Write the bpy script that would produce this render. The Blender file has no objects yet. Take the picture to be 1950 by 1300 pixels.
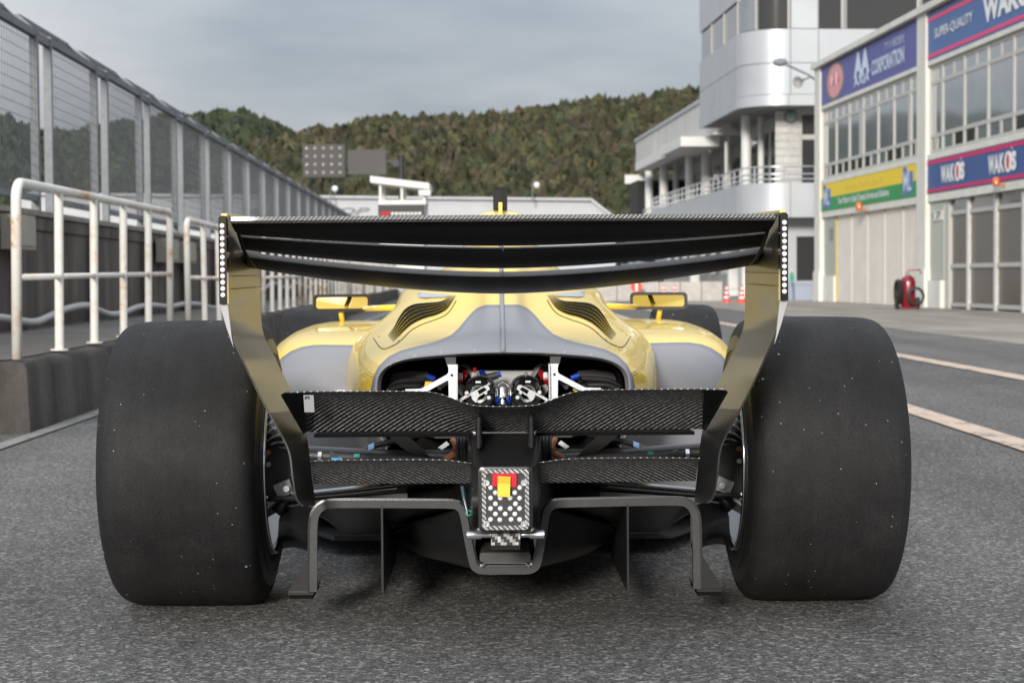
import bpy, math, random
import numpy as np
from mathutils import Vector, Matrix
from mathutils.bvhtree import BVHTree

random.seed(7); rng = np.random.default_rng(11)
R = math.radians
sc = bpy.context.scene
C = sc.collection

# ------------------------------------------------------------------ camera
FPX, CX, CY, HZ = 3270.0, 975.0, 650.0, 528.0
CAM_LOC = Vector((0, 0, 0.82))
CAM_ROT = Matrix.Rotation(math.pi/2 - math.atan((CY-HZ)/FPX), 3, 'X') @ Matrix.Rotation(R(-0.36), 3, 'Z')
cd = bpy.data.cameras.new('camera'); cam = bpy.data.objects.new('camera', cd); C.objects.link(cam)
cam.matrix_world = Matrix.Translation(CAM_LOC) @ CAM_ROT.to_4x4()
cd.sensor_width = 36.0; cd.lens = FPX/1950*36.0; cd.clip_start = 0.05; cd.clip_end = 6000
cd.dof.use_dof = True; cd.dof.focus_distance = 3.75; cd.dof.aperture_fstop = 8.5
sc.camera = cam

# ------------------------------------------------------------------ sky and sun
SUN_EL, SUN_AZ = R(16), R(193)          # azimuth from +Y, clockwise: behind and left of the camera
w = bpy.data.worlds.new('World'); sc.world = w; w.use_nodes = True
nt = w.node_tree; N = nt.nodes; L = nt.links; N.clear()
def wn(t, **k):
    n = N.new(t)
    for a, b in k.items(): setattr(n, a, b)
    return n
out = wn('ShaderNodeOutputWorld'); bg = wn('ShaderNodeBackground'); L.new(bg.outputs[0], out.inputs[0])
sky = wn('ShaderNodeTexSky', sky_type='NISHITA', sun_disc=False, sun_elevation=SUN_EL, sun_rotation=SUN_AZ)
sky.air_density = 1.0; sky.dust_density = 2.0
tc = wn('ShaderNodeTexCoord'); sep = wn('ShaderNodeSeparateXYZ'); L.new(tc.outputs['Generated'], sep.inputs[0])
mx = wn('ShaderNodeMath', operation='MAXIMUM'); L.new(sep.outputs[2], mx.inputs[0]); mx.inputs[1].default_value = 0.0
ad = wn('ShaderNodeMath', operation='ADD'); L.new(mx.outputs[0], ad.inputs[0]); ad.inputs[1].default_value = 0.14
dv = wn('ShaderNodeVectorMath', operation='SCALE'); iv = wn('ShaderNodeMath', operation='DIVIDE'); iv.inputs[0].default_value = 1.0
L.new(ad.outputs[0], iv.inputs[1]); L.new(tc.outputs['Generated'], dv.inputs[0]); L.new(iv.outputs[0], dv.inputs['Scale'])
ns = wn('ShaderNodeTexNoise'); ns.inputs['Scale'].default_value = 0.8; ns.inputs['Detail'].default_value = 5; ns.inputs['Roughness'].default_value = 0.5
L.new(dv.outputs[0], ns.inputs['Vector'])
rp = wn('ShaderNodeValToRGB'); rp.color_ramp.elements[0].position = 0.36; rp.color_ramp.elements[1].position = 0.66
rp.color_ramp.elements[0].color = (2.75, 3.15, 3.65, 1); rp.color_ramp.elements[1].color = (5.1, 5.25, 5.5, 1)
L.new(ns.outputs[0], rp.inputs[0])
mixc = wn('ShaderNodeMix', data_type='RGBA'); mixc.inputs[0].default_value = 0.92     # the cloud deck hides most of the blue
L.new(sky.outputs[0], mixc.inputs[6])
# an overcast deck is about twice as bright overhead as near the horizon
zen = wn('ShaderNodeMapRange'); zen.inputs[1].default_value = 0.0; zen.inputs[2].default_value = 1.0
zen.inputs[3].default_value = 0.66; zen.inputs[4].default_value = 2.8; L.new(sep.outputs[2], zen.inputs[0])
ml = wn('ShaderNodeMix', data_type='RGBA', blend_type='MULTIPLY'); ml.inputs[0].default_value = 1.0
L.new(rp.outputs[0], ml.inputs[6]); L.new(zen.outputs[0], ml.inputs[7]); L.new(ml.outputs[2], mixc.inputs[7])
L.new(mixc.outputs[2], bg.inputs[0]); bg.inputs[1].default_value = 0.055
sd = bpy.data.lights.new('sun', 'SUN'); sd.energy = 1.5; sd.angle = R(10); sd.color = (1.0, 0.95, 0.88)
so = bpy.data.objects.new('sun', sd); C.objects.link(so)
sdir = Vector((math.sin(SUN_AZ)*math.cos(SUN_EL), math.cos(SUN_AZ)*math.cos(SUN_EL), math.sin(SUN_EL)))
so.rotation_euler = sdir.to_track_quat('Z', 'Y').to_euler(); so.location = (0, -20, 30)
vs = sc.view_settings; vs.view_transform = 'Standard'; vs.look = 'None'; vs.exposure = 1.28; vs.gamma = 1.0; vs.use_curve_mapping = False
sc.render.engine = 'CYCLES'; sc.cycles.max_bounces = 6; sc.cycles.diffuse_bounces = 3; sc.cycles.glossy_bounces = 4; sc.cycles.use_denoising = True

# ------------------------------------------------------------------ measuring: a photo point at a known distance -> metres
def ray(px, py):
    return CAM_ROT @ Vector(((px-CX)/FPX, -(py-CY)/FPX, -1.0))
def at(px, py, d):
    v = ray(px, py); return CAM_LOC + v*(d/v.y)
CAR_M = Matrix.Translation((-0.0227, 4.37, 0)) @ Matrix.Rotation(0.0097, 4, 'Z')
CAR_I = CAR_M.inverted()
def Q(px, py, yl):                      # point in the car's own frame on the plane y = yl
    o = CAR_I @ CAM_LOC; v = CAR_I.to_3x3() @ ray(px, py)
    return o + v*((yl-o.y)/v.y)
GA = Vector((9.79, 55.0, 0.0)); GROT = math.atan2(-11.7, 0.67)
G_M = Matrix.Translation(GA) @ Matrix.Rotation(GROT, 4, 'Z'); G_I = G_M.inverted()
def F(px, py, v=0.0):                   # the pit building's frame: (u, z) on the plane v
    o = G_I @ CAM_LOC; r = G_I.to_3x3() @ ray(px, py)
    p = o + r*((v-o.y)/r.y); return p.x, p.z
def FU(px, py, u):                      # (v, z) on the cross plane u
    o = G_I @ CAM_LOC; r = G_I.to_3x3() @ ray(px, py)
    p = o + r*((u-o.x)/r.x); return p.y, p.z

# ------------------------------------------------------------------ materials
def mat(name, col, rough=0.5, metal=0.0, coat=0.0, spec=0.5, build=None, coat_rough=0.04):
    m = bpy.data.materials.new(name); m.use_nodes = True
    b = m.node_tree.nodes['Principled BSDF']
    b.inputs['Base Color'].default_value = (*col, 1); b.inputs['Roughness'].default_value = rough
    b.inputs['Metallic'].default_value = metal; b.inputs['Coat Weight'].default_value = coat
    b.inputs['Coat Roughness'].default_value = coat_rough
    b.inputs['Specular IOR Level'].default_value = spec
    if build: build(m.node_tree, b)
    return m
def nd(t, kind, inp=None, **k):
    n = t.nodes.new(kind)
    for a, b in k.items(): setattr(n, a, b)
    for a, b in (inp or {}).items():
        if isinstance(b, bpy.types.NodeSocket): t.links.new(b, n.inputs[a])
        else: n.inputs[a].default_value = b
    return n
def ramp(t, fac, stops):
    n = t.nodes.new('ShaderNodeValToRGB'); t.links.new(fac, n.inputs[0]); e = n.color_ramp.elements
    while len(e) < len(stops): e.new(0.5)
    for q, (p, c) in zip(e, stops):
        q.position = p; q.color = (*c, 1) if len(c) == 3 else c
    return n
def mixrgb(t, fac, a, b, mode='MIX'):
    n = t.nodes.new('ShaderNodeMix'); n.data_type = 'RGBA'; n.blend_type = mode
    for i, v in ((0, fac), (6, a), (7, b)):
        if isinstance(v, bpy.types.NodeSocket): t.links.new(v, n.inputs[i])
        else: n.inputs[i].default_value = v if i == 0 else (*v, 1)
    return n.outputs[2]
def ocoord(t): return nd(t, 'ShaderNodeTexCoord').outputs['Object']
def noise(t, vec, scale, detail=3, rough=0.55):
    return nd(t, 'ShaderNodeTexNoise', {'Vector': vec, 'Scale': scale, 'Detail': detail, 'Roughness': rough}).outputs[0]
def bump(t, b, h, strength, dist=0.01):
    n = nd(t, 'ShaderNodeBump', {'Height': h, 'Strength': strength, 'Distance': dist}); t.links.new(n.outputs[0], b.inputs['Normal'])
def setc(t, b, sock, name='Base Color'): t.links.new(sock, b.inputs[name])
def g3(v): return (v, v, v)

def weathered(c1, c2, scale=3.0, streak=True, bstr=0.15, fine=40.0):
    def f(t, b):
        o = ocoord(t)
        v = nd(t, 'ShaderNodeMapping', {'Vector': o, 'Scale': (1, 1, 0.18 if streak else 1)}).outputs[0]
        n1 = noise(t, v, scale, 6, 0.65); n2 = noise(t, o, fine, 3)
        c = ramp(t, n1, [(0.3, c1), (0.7, c2)]).outputs[0]
        c = mixrgb(t, 0.25, c, ramp(t, n2, [(0.3, g3(0.25)), (0.7, g3(0.75))]).outputs[0], 'OVERLAY')
        setc(t, b, c); bump(t, b, n2, bstr, 0.01)
    return f
def asphalt_f(t, b):
    o = ocoord(t)
    vo = nd(t, 'ShaderNodeTexVoronoi', {'Vector': o, 'Scale': 104.0})
    vo2 = nd(t, 'ShaderNodeTexVoronoi', {'Vector': o, 'Scale': 210.0})
    r1 = nd(t, 'ShaderNodeSeparateColor', {0: vo.outputs['Color']}); r2 = nd(t, 'ShaderNodeSeparateColor', {0: vo2.outputs['Color']})
    c1 = ramp(t, r1.outputs[0], [(0.0, (0.040, 0.039, 0.038)), (0.5, (0.098, 0.095, 0.092)), (0.82, (0.185, 0.180, 0.174)), (0.97, (0.44, 0.425, 0.405))]).outputs[0]
    c2 = ramp(t, r2.outputs[1], [(0.0, (.038, .037, .036)), (0.6, (.108, .105, .101)), (0.95, (.29, .282, .27))]).outputs[0]
    c = mixrgb(t, 0.45, c1, c2)
    big = noise(t, o, 0.45, 5, 0.6)
    c = mixrgb(t, 1.0, c, ramp(t, big, [(0.3, (0.80, 0.78, 0.77)), (0.7, (1.20, 1.17, 1.15))]).outputs[0], 'MULTIPLY')
    v = nd(t, 'ShaderNodeMapping', {'Vector': o, 'Scale': (1.2, 0.03, 1)}).outputs[0]
    c = mixrgb(t, 0.8, c, ramp(t, noise(t, v, 1.0, 4), [(0.35, g3(0.72)), (0.65, g3(1.18))]).outputs[0], 'MULTIPLY')
    st = ramp(t, noise(t, o, 1.9, 6, .68), [(.30, g3(.55)), (.40, g3(1.0))]).outputs[0]; c = mixrgb(t, .8, c, st, 'MULTIPLY')     # oil and rubber stains
    setc(t, b, c)
    h = nd(t, 'ShaderNodeMath', {0: vo.outputs['Distance'], 1: r1.outputs[0]}, operation='ADD').outputs[0]
    bump(t, b, h, 0.55, 0.004)
def concrete_f(t, b):
    o = ocoord(t)
    c = ramp(t, noise(t, o, 0.5, 7, 0.65), [(0.3, (0.23, 0.205, 0.175)), (0.7, (0.37, 0.335, 0.285))]).outputs[0]
    v = nd(t, 'ShaderNodeMapping', {'Vector': o, 'Scale': (0.9, 0.12, 1)}).outputs[0]
    c = mixrgb(t, 0.7, c, ramp(t, noise(t, v, 1.2, 5), [(0.35, g3(0.7)), (0.6, g3(1.1))]).outputs[0], 'MULTIPLY')
    n2 = noise(t, o, 60, 4); c = mixrgb(t, 0.3, c, ramp(t, n2, [(0.3, g3(0.3)), (0.7, g3(0.7))]).outputs[0], 'OVERLAY')
    setc(t, b, c); bump(t, b, n2, 0.25, 0.006)
def paint_line_f(col):
    def f(t, b):
        o = ocoord(t); n1 = noise(t, o, 30, 5, 0.7); n2 = noise(t, o, 4, 3)
        s = nd(t, 'ShaderNodeMath', {0: nd(t, 'ShaderNodeMath', {0: n1, 1: n2}, operation='ADD').outputs[0], 1: .5}, operation='MULTIPLY').outputs[0]
        k = ramp(t, s, [(0.37, (0.11, 0.10, 0.09)), (0.48, col)]).outputs[0]
        setc(t, b, k); bump(t, b, n1, 0.2, 0.004)
    return f
def rust_paint(t, b):
    o = nd(t, 'ShaderNodeVectorMath', {0: ocoord(t), 1: nd(t, 'ShaderNodeObjectInfo').outputs['Random']}, operation='ADD').outputs[0]
    o = nd(t, 'ShaderNodeVectorMath', {0: ocoord(t), 1: nd(t, 'ShaderNodeVectorMath', {0: nd(t, 'ShaderNodeCombineXYZ', {0: nd(t, 'ShaderNodeObjectInfo').outputs['Random']}).outputs[0], 'Scale': 37.0}, operation='SCALE').outputs[0]}, operation='ADD').outputs[0]
    n1 = noise(t, o, 16, 6, 0.75); n2 = noise(t, o, 2.6, 3)
    s = nd(t, 'ShaderNodeMath', {0: nd(t, 'ShaderNodeMath', {0: n1, 1: n2}, operation='ADD').outputs[0], 1: .5}, operation='MULTIPLY').outputs[0]
    c = ramp(t, s, [(0.49, (0.74, 0.72, 0.67)), (0.56, (0.70, 0.62, 0.52)), (0.615, (0.56, 0.36, 0.20)), (0.69, (0.26, 0.11, 0.05))])
    setc(t, b, c.outputs[0]); bump(t, b, n1, 0.2, 0.004)
def tyre_f(t, b):
    o = ocoord(t)
    vo = nd(t, 'ShaderNodeTexVoronoi', {'Vector': o, 'Scale': 95.0}); rc = nd(t, 'ShaderNodeSeparateColor', {0: vo.outputs['Color']})
    small = nd(t, 'ShaderNodeMath', {0: vo.outputs['Distance'], 1: 0.13}, operation='LESS_THAN').outputs[0]
    pick = nd(t, 'ShaderNodeMath', {0: rc.outputs[0], 1: 0.95}, operation='GREATER_THAN').outputs[0]
    k = nd(t, 'ShaderNodeMath', {0: small, 1: pick}, operation='MULTIPLY').outputs[0]
    vo3 = nd(t, 'ShaderNodeTexVoronoi', {'Vector': o, 'Scale': 22.0}); rc3 = nd(t, 'ShaderNodeSeparateColor', {0: vo3.outputs['Color']})
    sm3 = nd(t, 'ShaderNodeMath', {0: vo3.outputs['Distance'], 1: 0.07}, operation='LESS_THAN').outputs[0]
    pk3 = nd(t, 'ShaderNodeMath', {0: rc3.outputs[1], 1: 0.9}, operation='GREATER_THAN').outputs[0]
    k3 = nd(t, 'ShaderNodeMath', {0: sm3, 1: pk3}, operation='MULTIPLY').outputs[0]
    kk = nd(t, 'ShaderNodeMath', {0: k, 1: k3}, operation='MAXIMUM').outputs[0]
    n1 = noise(t, o, 5, 5); n2 = noise(t, o, 300, 2)
    uv = nd(t, 'ShaderNodeUVMap').outputs[0]; sv = nd(t, 'ShaderNodeMapping', {'Vector': uv, 'Scale': (2.2, 34, 1)}).outputs[0]; sc1 = noise(t, sv, 1.0, 6, .7)
    fv = nd(t, 'ShaderNodeMapping', {'Vector': uv, 'Scale': (9, 9, 1)}).outputs[0]; sc2 = noise(t, fv, 1.0, 6, .72)
    c = ramp(t, n1, [(0.3, (0.014, 0.0135, 0.014)), (0.7, (0.025, 0.0245, 0.025))]).outputs[0]
    c = mixrgb(t, 0.5, c, ramp(t, n2, [(0.35, g3(0.2)), (0.7, g3(0.8))]).outputs[0], 'OVERLAY')
    c = mixrgb(t, .35, c, ramp(t, sc1, [(.33, g3(.62)), (.62, g3(1.2)), (.72, g3(1.75))]).outputs[0], 'MULTIPLY')
    c = mixrgb(t, .6, c, ramp(t, sc2, [(.3, g3(.7)), (.6, g3(1.1)), (.70, g3(1.7))]).outputs[0], 'MULTIPLY')
    setc(t, b, mixrgb(t, kk, c, (0.34, 0.33, 0.31))); setc(t, b, ramp(t, sc2, [(.3, g3(.5)), (.7, g3(.75))]).outputs[0], 'Roughness')
    bump(t, b, nd(t, 'ShaderNodeMath', {0: n2, 1: sc1}, operation='ADD').outputs[0], 0.35, 0.002)
def carbon_f(tow, c1, c2, r1, r2, cover=1.5):
    def f(t, b):
        uv = nd(t, 'ShaderNodeUVMap').outputs[0]; s = nd(t, 'ShaderNodeSeparateXYZ', {0: uv})
        cell = []; fr = []
        for i in (0, 1):
            m_ = nd(t, 'ShaderNodeMath', {0: s.outputs[i], 1: 1.0/tow}, operation='MULTIPLY').outputs[0]
            cell.append(nd(t, 'ShaderNodeMath', {0: m_}, operation='FLOOR').outputs[0]); fr.append(nd(t, 'ShaderNodeMath', {0: m_}, operation='FRACT').outputs[0])
        a = nd(t, 'ShaderNodeMath', {0: cell[0], 1: cell[1]}, operation='ADD').outputs[0]
        md = nd(t, 'ShaderNodeMath', {0: a, 1: 4.0}, operation='FLOORED_MODULO').outputs[0]
        k = nd(t, 'ShaderNodeMath', {0: md, 1: cover}, operation='LESS_THAN').outputs[0]
        rn = nd(t, 'ShaderNodeTexWhiteNoise', {'Vector': nd(t, 'ShaderNodeCombineXYZ', {0: cell[0], 1: cell[1]}).outputs[0]}).outputs[0]
        hi = mixrgb(t, rn, tuple(x*0.55 for x in c2), tuple(x*1.35 for x in c2))
        setc(t, b, mixrgb(t, k, c1, hi))
        rr = nd(t, 'ShaderNodeMapRange', {0: k, 3: r1, 4: r2}).outputs[0]; setc(t, b, rr, 'Roughness')
        pr = [nd(t, 'ShaderNodeMath', {0: nd(t, 'ShaderNodeMath', {0: x, 1: math.pi}, operation='MULTIPLY').outputs[0]}, operation='SINE').outputs[0] for x in fr]
        h = nd(t, 'ShaderNodeMix', {0: k, 2: pr[0], 3: pr[1]}).outputs[0]
        bump(t, b, h, 0.3, 0.0006)
    return f
def livery_f(t, b):
    at_ = nd(t, 'ShaderNodeAttribute', attribute_name='paint').outputs['Fac']
    o = ocoord(t)
    n1 = noise(t, o, 1.7, 2)
    yel = ramp(t, n1, [(0.3, (0.86, 0.565, 0.018)), (0.7, (0.89, 0.61, 0.03))]).outputs[0]
    k = ramp(t, at_, [(0.495, g3(0)), (0.505, g3(1))]).outputs[0]
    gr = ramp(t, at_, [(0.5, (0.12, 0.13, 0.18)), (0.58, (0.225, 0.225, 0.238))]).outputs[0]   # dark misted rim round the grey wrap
    setc(t, b, mixrgb(t, k, yel, gr))
    setc(t, b, nd(t, 'ShaderNodeMapRange', {0: k, 3: 0.32, 4: 0.42}).outputs[0], 'Roughness')
    setc(t, b, nd(t, 'ShaderNodeMapRange', {0: k, 3: 0.6, 4: 0.10}).outputs[0], 'Coat Weight')
def panel_f(c1, c2):
    def f(t, b):
        o = ocoord(t); n1 = noise(t, o, 0.7, 4); setc(t, b, ramp(t, n1, [(0.3, c1), (0.7, c2)]).outputs[0])
    return f
def corrug(c1, c2, pitch):
    def f(t, b):
        o = ocoord(t); s = nd(t, 'ShaderNodeSeparateXYZ', {0: o})
        m_ = nd(t, 'ShaderNodeMath', {0: s.outputs[2], 1: 2*math.pi/pitch}, operation='MULTIPLY').outputs[0]
        h = nd(t, 'ShaderNodeMath', {0: m_}, operation='SINE').outputs[0]
        setc(t, b, ramp(t, noise(t, o, 1.2, 5), [(0.3, c1), (0.7, c2)]).outputs[0]); bump(t, b, h, 0.25, 0.012)
    return f
def leaf_f(t, b):
    at_ = nd(t, 'ShaderNodeAttribute', attribute_name='tint').outputs['Color']; n1 = noise(t, ocoord(t), 1.5, 4, .7)
    setc(t, b, mixrgb(t, 1.0, at_, ramp(t, n1, [(.32, g3(.5)), (.68, g3(1.45))]).outputs[0], 'MULTIPLY'))

M = dict(
 asphalt=mat('asphalt', g3(.09), .85, spec=.3, build=asphalt_f),
 apron=mat('apron_concrete', g3(.3), .85, spec=.3, build=concrete_f),
 line_orange=mat('faded_orange_paint', (.6, .3, .15), .7, build=paint_line_f((.60, .46, .35))),
 line_white=mat('faded_white_paint', g3(.6), .7, build=paint_line_f((.27, .26, .24))),
 kerb=mat('dirty_concrete', g3(.1), .9, spec=.2, build=weathered((.030, .028, .026), (.105, .097, .088), 2.2, True, .5, 25)),
 platform=mat('platform_concrete', g3(.15), .9, spec=.2, build=weathered((.11, .10, .09), (.19, .175, .155), 1.5, False, .3, 30)),
 wall=mat('stained_wall', g3(.1), .9, spec=.2, build=weathered((.04, .035, .032), (.16, .14, .125), 2.6, True, .4, 30)),
 coping=mat('wall_coping', g3(.3), .9, build=weathered((.17, .15, .13), (.30, .27, .23), 2.0, False, .3, 20)),
 rail=mat('rusty_white_paint', g3(.75), .45, build=rust_paint),
 conduit=mat('grey_conduit', (.42, .42, .42), .5),
 jbox=mat('box_cream', (.36, .33, .28), .6, build=weathered((.28, .25, .21), (.40, .37, .31), 5)),
 galv=mat('galvanised_steel', (.16, .172, .185), .55, metal=.2, build=weathered((.125, .135, .147), (.20, .213, .228), 2.0, True, .05, 20)),
 wire=mat('wire', (.13, .14, .15), .5, metal=.3),
 tyre=mat('tyre_rubber', g3(.035), .6, spec=.18, build=tyre_f),
 sidewall=mat('tyre_sidewall', g3(.016), .42, spec=.5),
 carbon=mat('carbon_twill', g3(.03), .3, coat=.5, build=carbon_f(.0036, g3(.005), g3(.50), .5, .22, .5)),  # pale tows hold the flash glints of the weave as colour
 carbon_dark=mat('carbon_satin', g3(.013), .38, coat=.1, build=carbon_f(.0012, g3(.007), g3(.016), .46, .38), coat_rough=.2),
 carbon_gloss=mat('carbon_gloss', g3(.016), .3, coat=.4, spec=.3, build=carbon_f(.0016, (.018, .016, .010), (.034, .029, .016), .38, .3), coat_rough=.12),  # olive tint stands in for yellow bodywork reflected in the endplates
 carbon_fine=mat('carbon_fine', g3(.03), .35, coat=.4, build=carbon_f(.0024, g3(.012), g3(.07), .4, .3, 1.5)),
 carbon_big=mat('carbon_coarse', g3(.2), .3, coat=.5, build=carbon_f(.0065, g3(.02), g3(.45), .4, .3)),
 black_matt=mat('black_satin', g3(.022), .45), diff=mat('diffuser_black', g3(.026), .3, build=weathered((.013, .013, .0135), (.023, .023, .024), 5, False, .03, 200)),
 tail_black=mat('tail_lacquer', g3(.012), .3, coat=.25, coat_rough=.2), rim_lip=mat('polished_lip', (.75, .75, .76), .18, metal=1.0), bezel=mat('bezel_weave', g3(.2), .3, coat=.5, build=carbon_f(.0028, g3(.05), g3(.42), .4, .3, 1.5)),
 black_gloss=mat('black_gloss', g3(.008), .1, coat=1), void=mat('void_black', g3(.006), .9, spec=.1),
 edge=mat('cut_carbon_edge', g3(.03), .5, build=weathered(g3(.021), g3(.041), 12, False, .05, 200)),
 livery=mat('livery', (.8, .58, .06), .2, coat=1, build=livery_f),
 yellow=mat('yellow_paint', (.82, .57, .05), .22, coat=1), yellow_pale=mat('yellow_paint_pale', (.86, .68, .16), .3, coat=.6),
 grey=mat('grey_wrap', (.24, .24, .265), .45, coat=.1),
 silver=mat('machined_aluminium', (.72, .73, .75), .28, metal=.9), zinc=mat('zinc_plate', (.70, .74, .79), .35, metal=.45, build=weathered((.58, .62, .67), (.80, .83, .87), 18, False, .05, 300)),
 rim=mat('rim_metal', (.20, .205, .21), .38, metal=1.0), chrome=mat('mirror_glass', (.95, .95, .95), .015, metal=1.0),
 led=mat('lens_white', (.93, .87, .88), .3, coat=.3), stud=mat('stud_lens', (.86, .87, .88), .22, metal=.15, coat=.6),  # led: pinkish white carries the flash reflected in the lenses
 red=mat('anodised_red', (.55, .02, .03), .3, metal=.5), blue=mat('anodised_blue', (.015, .06, .42), .3, metal=.5), copper=mat('heat_sleeve', (.42, .15, .06), .6),
 strap_red=mat('strap_red', (.55, .015, .03), .8), strap_yellow=mat('strap_yellow', (.80, .58, .06), .85), strap_orange=mat('strap_stitch', (.72, .36, .03), .85),
 sticker=mat('sticker_white', (.80, .82, .85), .5), ink=mat('ink', g3(.02), .6), teal=mat('tape_teal', (.05, .42, .36), .5), skyblue=mat('tape_blue', (.22, .42, .75), .5), cyan=mat('tape_cyan', (.02, .30, .55), .4), green=mat('clip_green', (.02, .30, .16), .5), hose=mat('clear_hose', (.045, .065, .085), .2),
 heat=mat('heat_shield', (.75, .77, .80), .35, metal=.7), grey_case=mat('grey_casting', (.38, .38, .38), .45),
 tower=mat('tower_panel', (.46, .475, .50), .42, build=panel_f((.44, .455, .48), (.49, .505, .525)), metal=.25),
 tower_white=mat('tower_fascia', (.55, .54, .52), .6, build=weathered((.46, .45, .43), (.58, .57, .54), 1.2, True, .05, 10)),
 soffit=mat('soffit', (.30, .30, .30), .8), colm=mat('column_paint', (.66, .66, .64), .5), garage_white=mat('garage_cream', (.70, .69, .62), .6, build=weathered((.62, .61, .54), (.76, .75, .69), 1.5, True, .05, 10)),
 garage_frame=mat('window_frame', (.48, .47, .44), .5), pane=mat('pane_glass', (.20, .225, .24), .07, coat=1.0, build=panel_f((.17, .195, .21), (.25, .275, .29))),
 pane_dark=mat('pane_dark', (.035, .035, .035), .08, coat=.6), door_glass=mat('door_panel', (.115, .105, .09), .3),
 shutter=mat('shutter_cream', (.62, .57, .50), .55, build=corrug((.72, .66, .58), (.81, .75, .67), .085)), strip=mat('ribbed_strip', (.40, .42, .37), .6),
 sign_purple=mat('sign_purple', (.105, .105, .33), .5), sign_blue=mat('sign_blue', (.03, .085, .26), .45), sign_blue2=mat('sign_blue_top', (.065, .14, .34), .45), magenta=mat('sign_magenta', (.55, .01, .12), .45), magenta2=mat('sign_magenta_top', (.72, .06, .20), .45),
 sign_yellow=mat('sign_yellow', (.82, .60, .01), .45), sign_green=mat('sign_green', (.01, .28, .07), .45), sign_white=mat('sign_white', (.82, .82, .82), .5), sign_pale=mat('sign_pale', (.62, .72, .84), .5), sign_pink=mat('sign_pink', (.70, .33, .36), .5), sign_logo=mat('sign_logo_blue', (.10, .17, .42), .5), sign_olive=mat('sign_olive', (.24, .22, .10), .5), sign_ochre=mat('sign_ochre', (.50, .37, .05), .5),
 beacon=mat('beacon_orange', (.60, .13, .02), .3, coat=.6), cone=mat('cone_orange', (.72, .07, .03), .5), ext_red=mat('extinguisher_red', (.20, .008, .016), .35, coat=.5),
 shed=mat('shed_white', (.46, .47, .49), .6, build=panel_f((.43, .44, .46), (.49, .50, .52))), letter=mat('letter_grey', (.20, .215, .24), .6), booth=mat('booth_white', (.74, .73, .70), .6),
 panel_black=mat('signal_black', g3(.012), .5), panel_grey=mat('signal_back', (.055, .052, .05), .6), lamp_dark=mat('signal_lamp', (.13, .12, .105), .25, coat=.5),
 lowwall=mat('low_wall', (.46, .43, .40), .8, build=weathered((.40, .37, .34), (.50, .47, .44), 1.0, False, .1, 6)), bluegrey=mat('bluegrey_plastic', (.30, .34, .42), .5), lampglass=mat('lamp_glass', (.30, .40, .36), .2, coat=.5),
 hill=mat('forest_floor', (.035, .035, .018), .9, spec=.1), leaf=mat('leaves', (.06, .07, .02), .75, spec=.15, build=leaf_f), darkroom=mat('interior_dark', (.02, .02, .02), .9),
)

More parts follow.
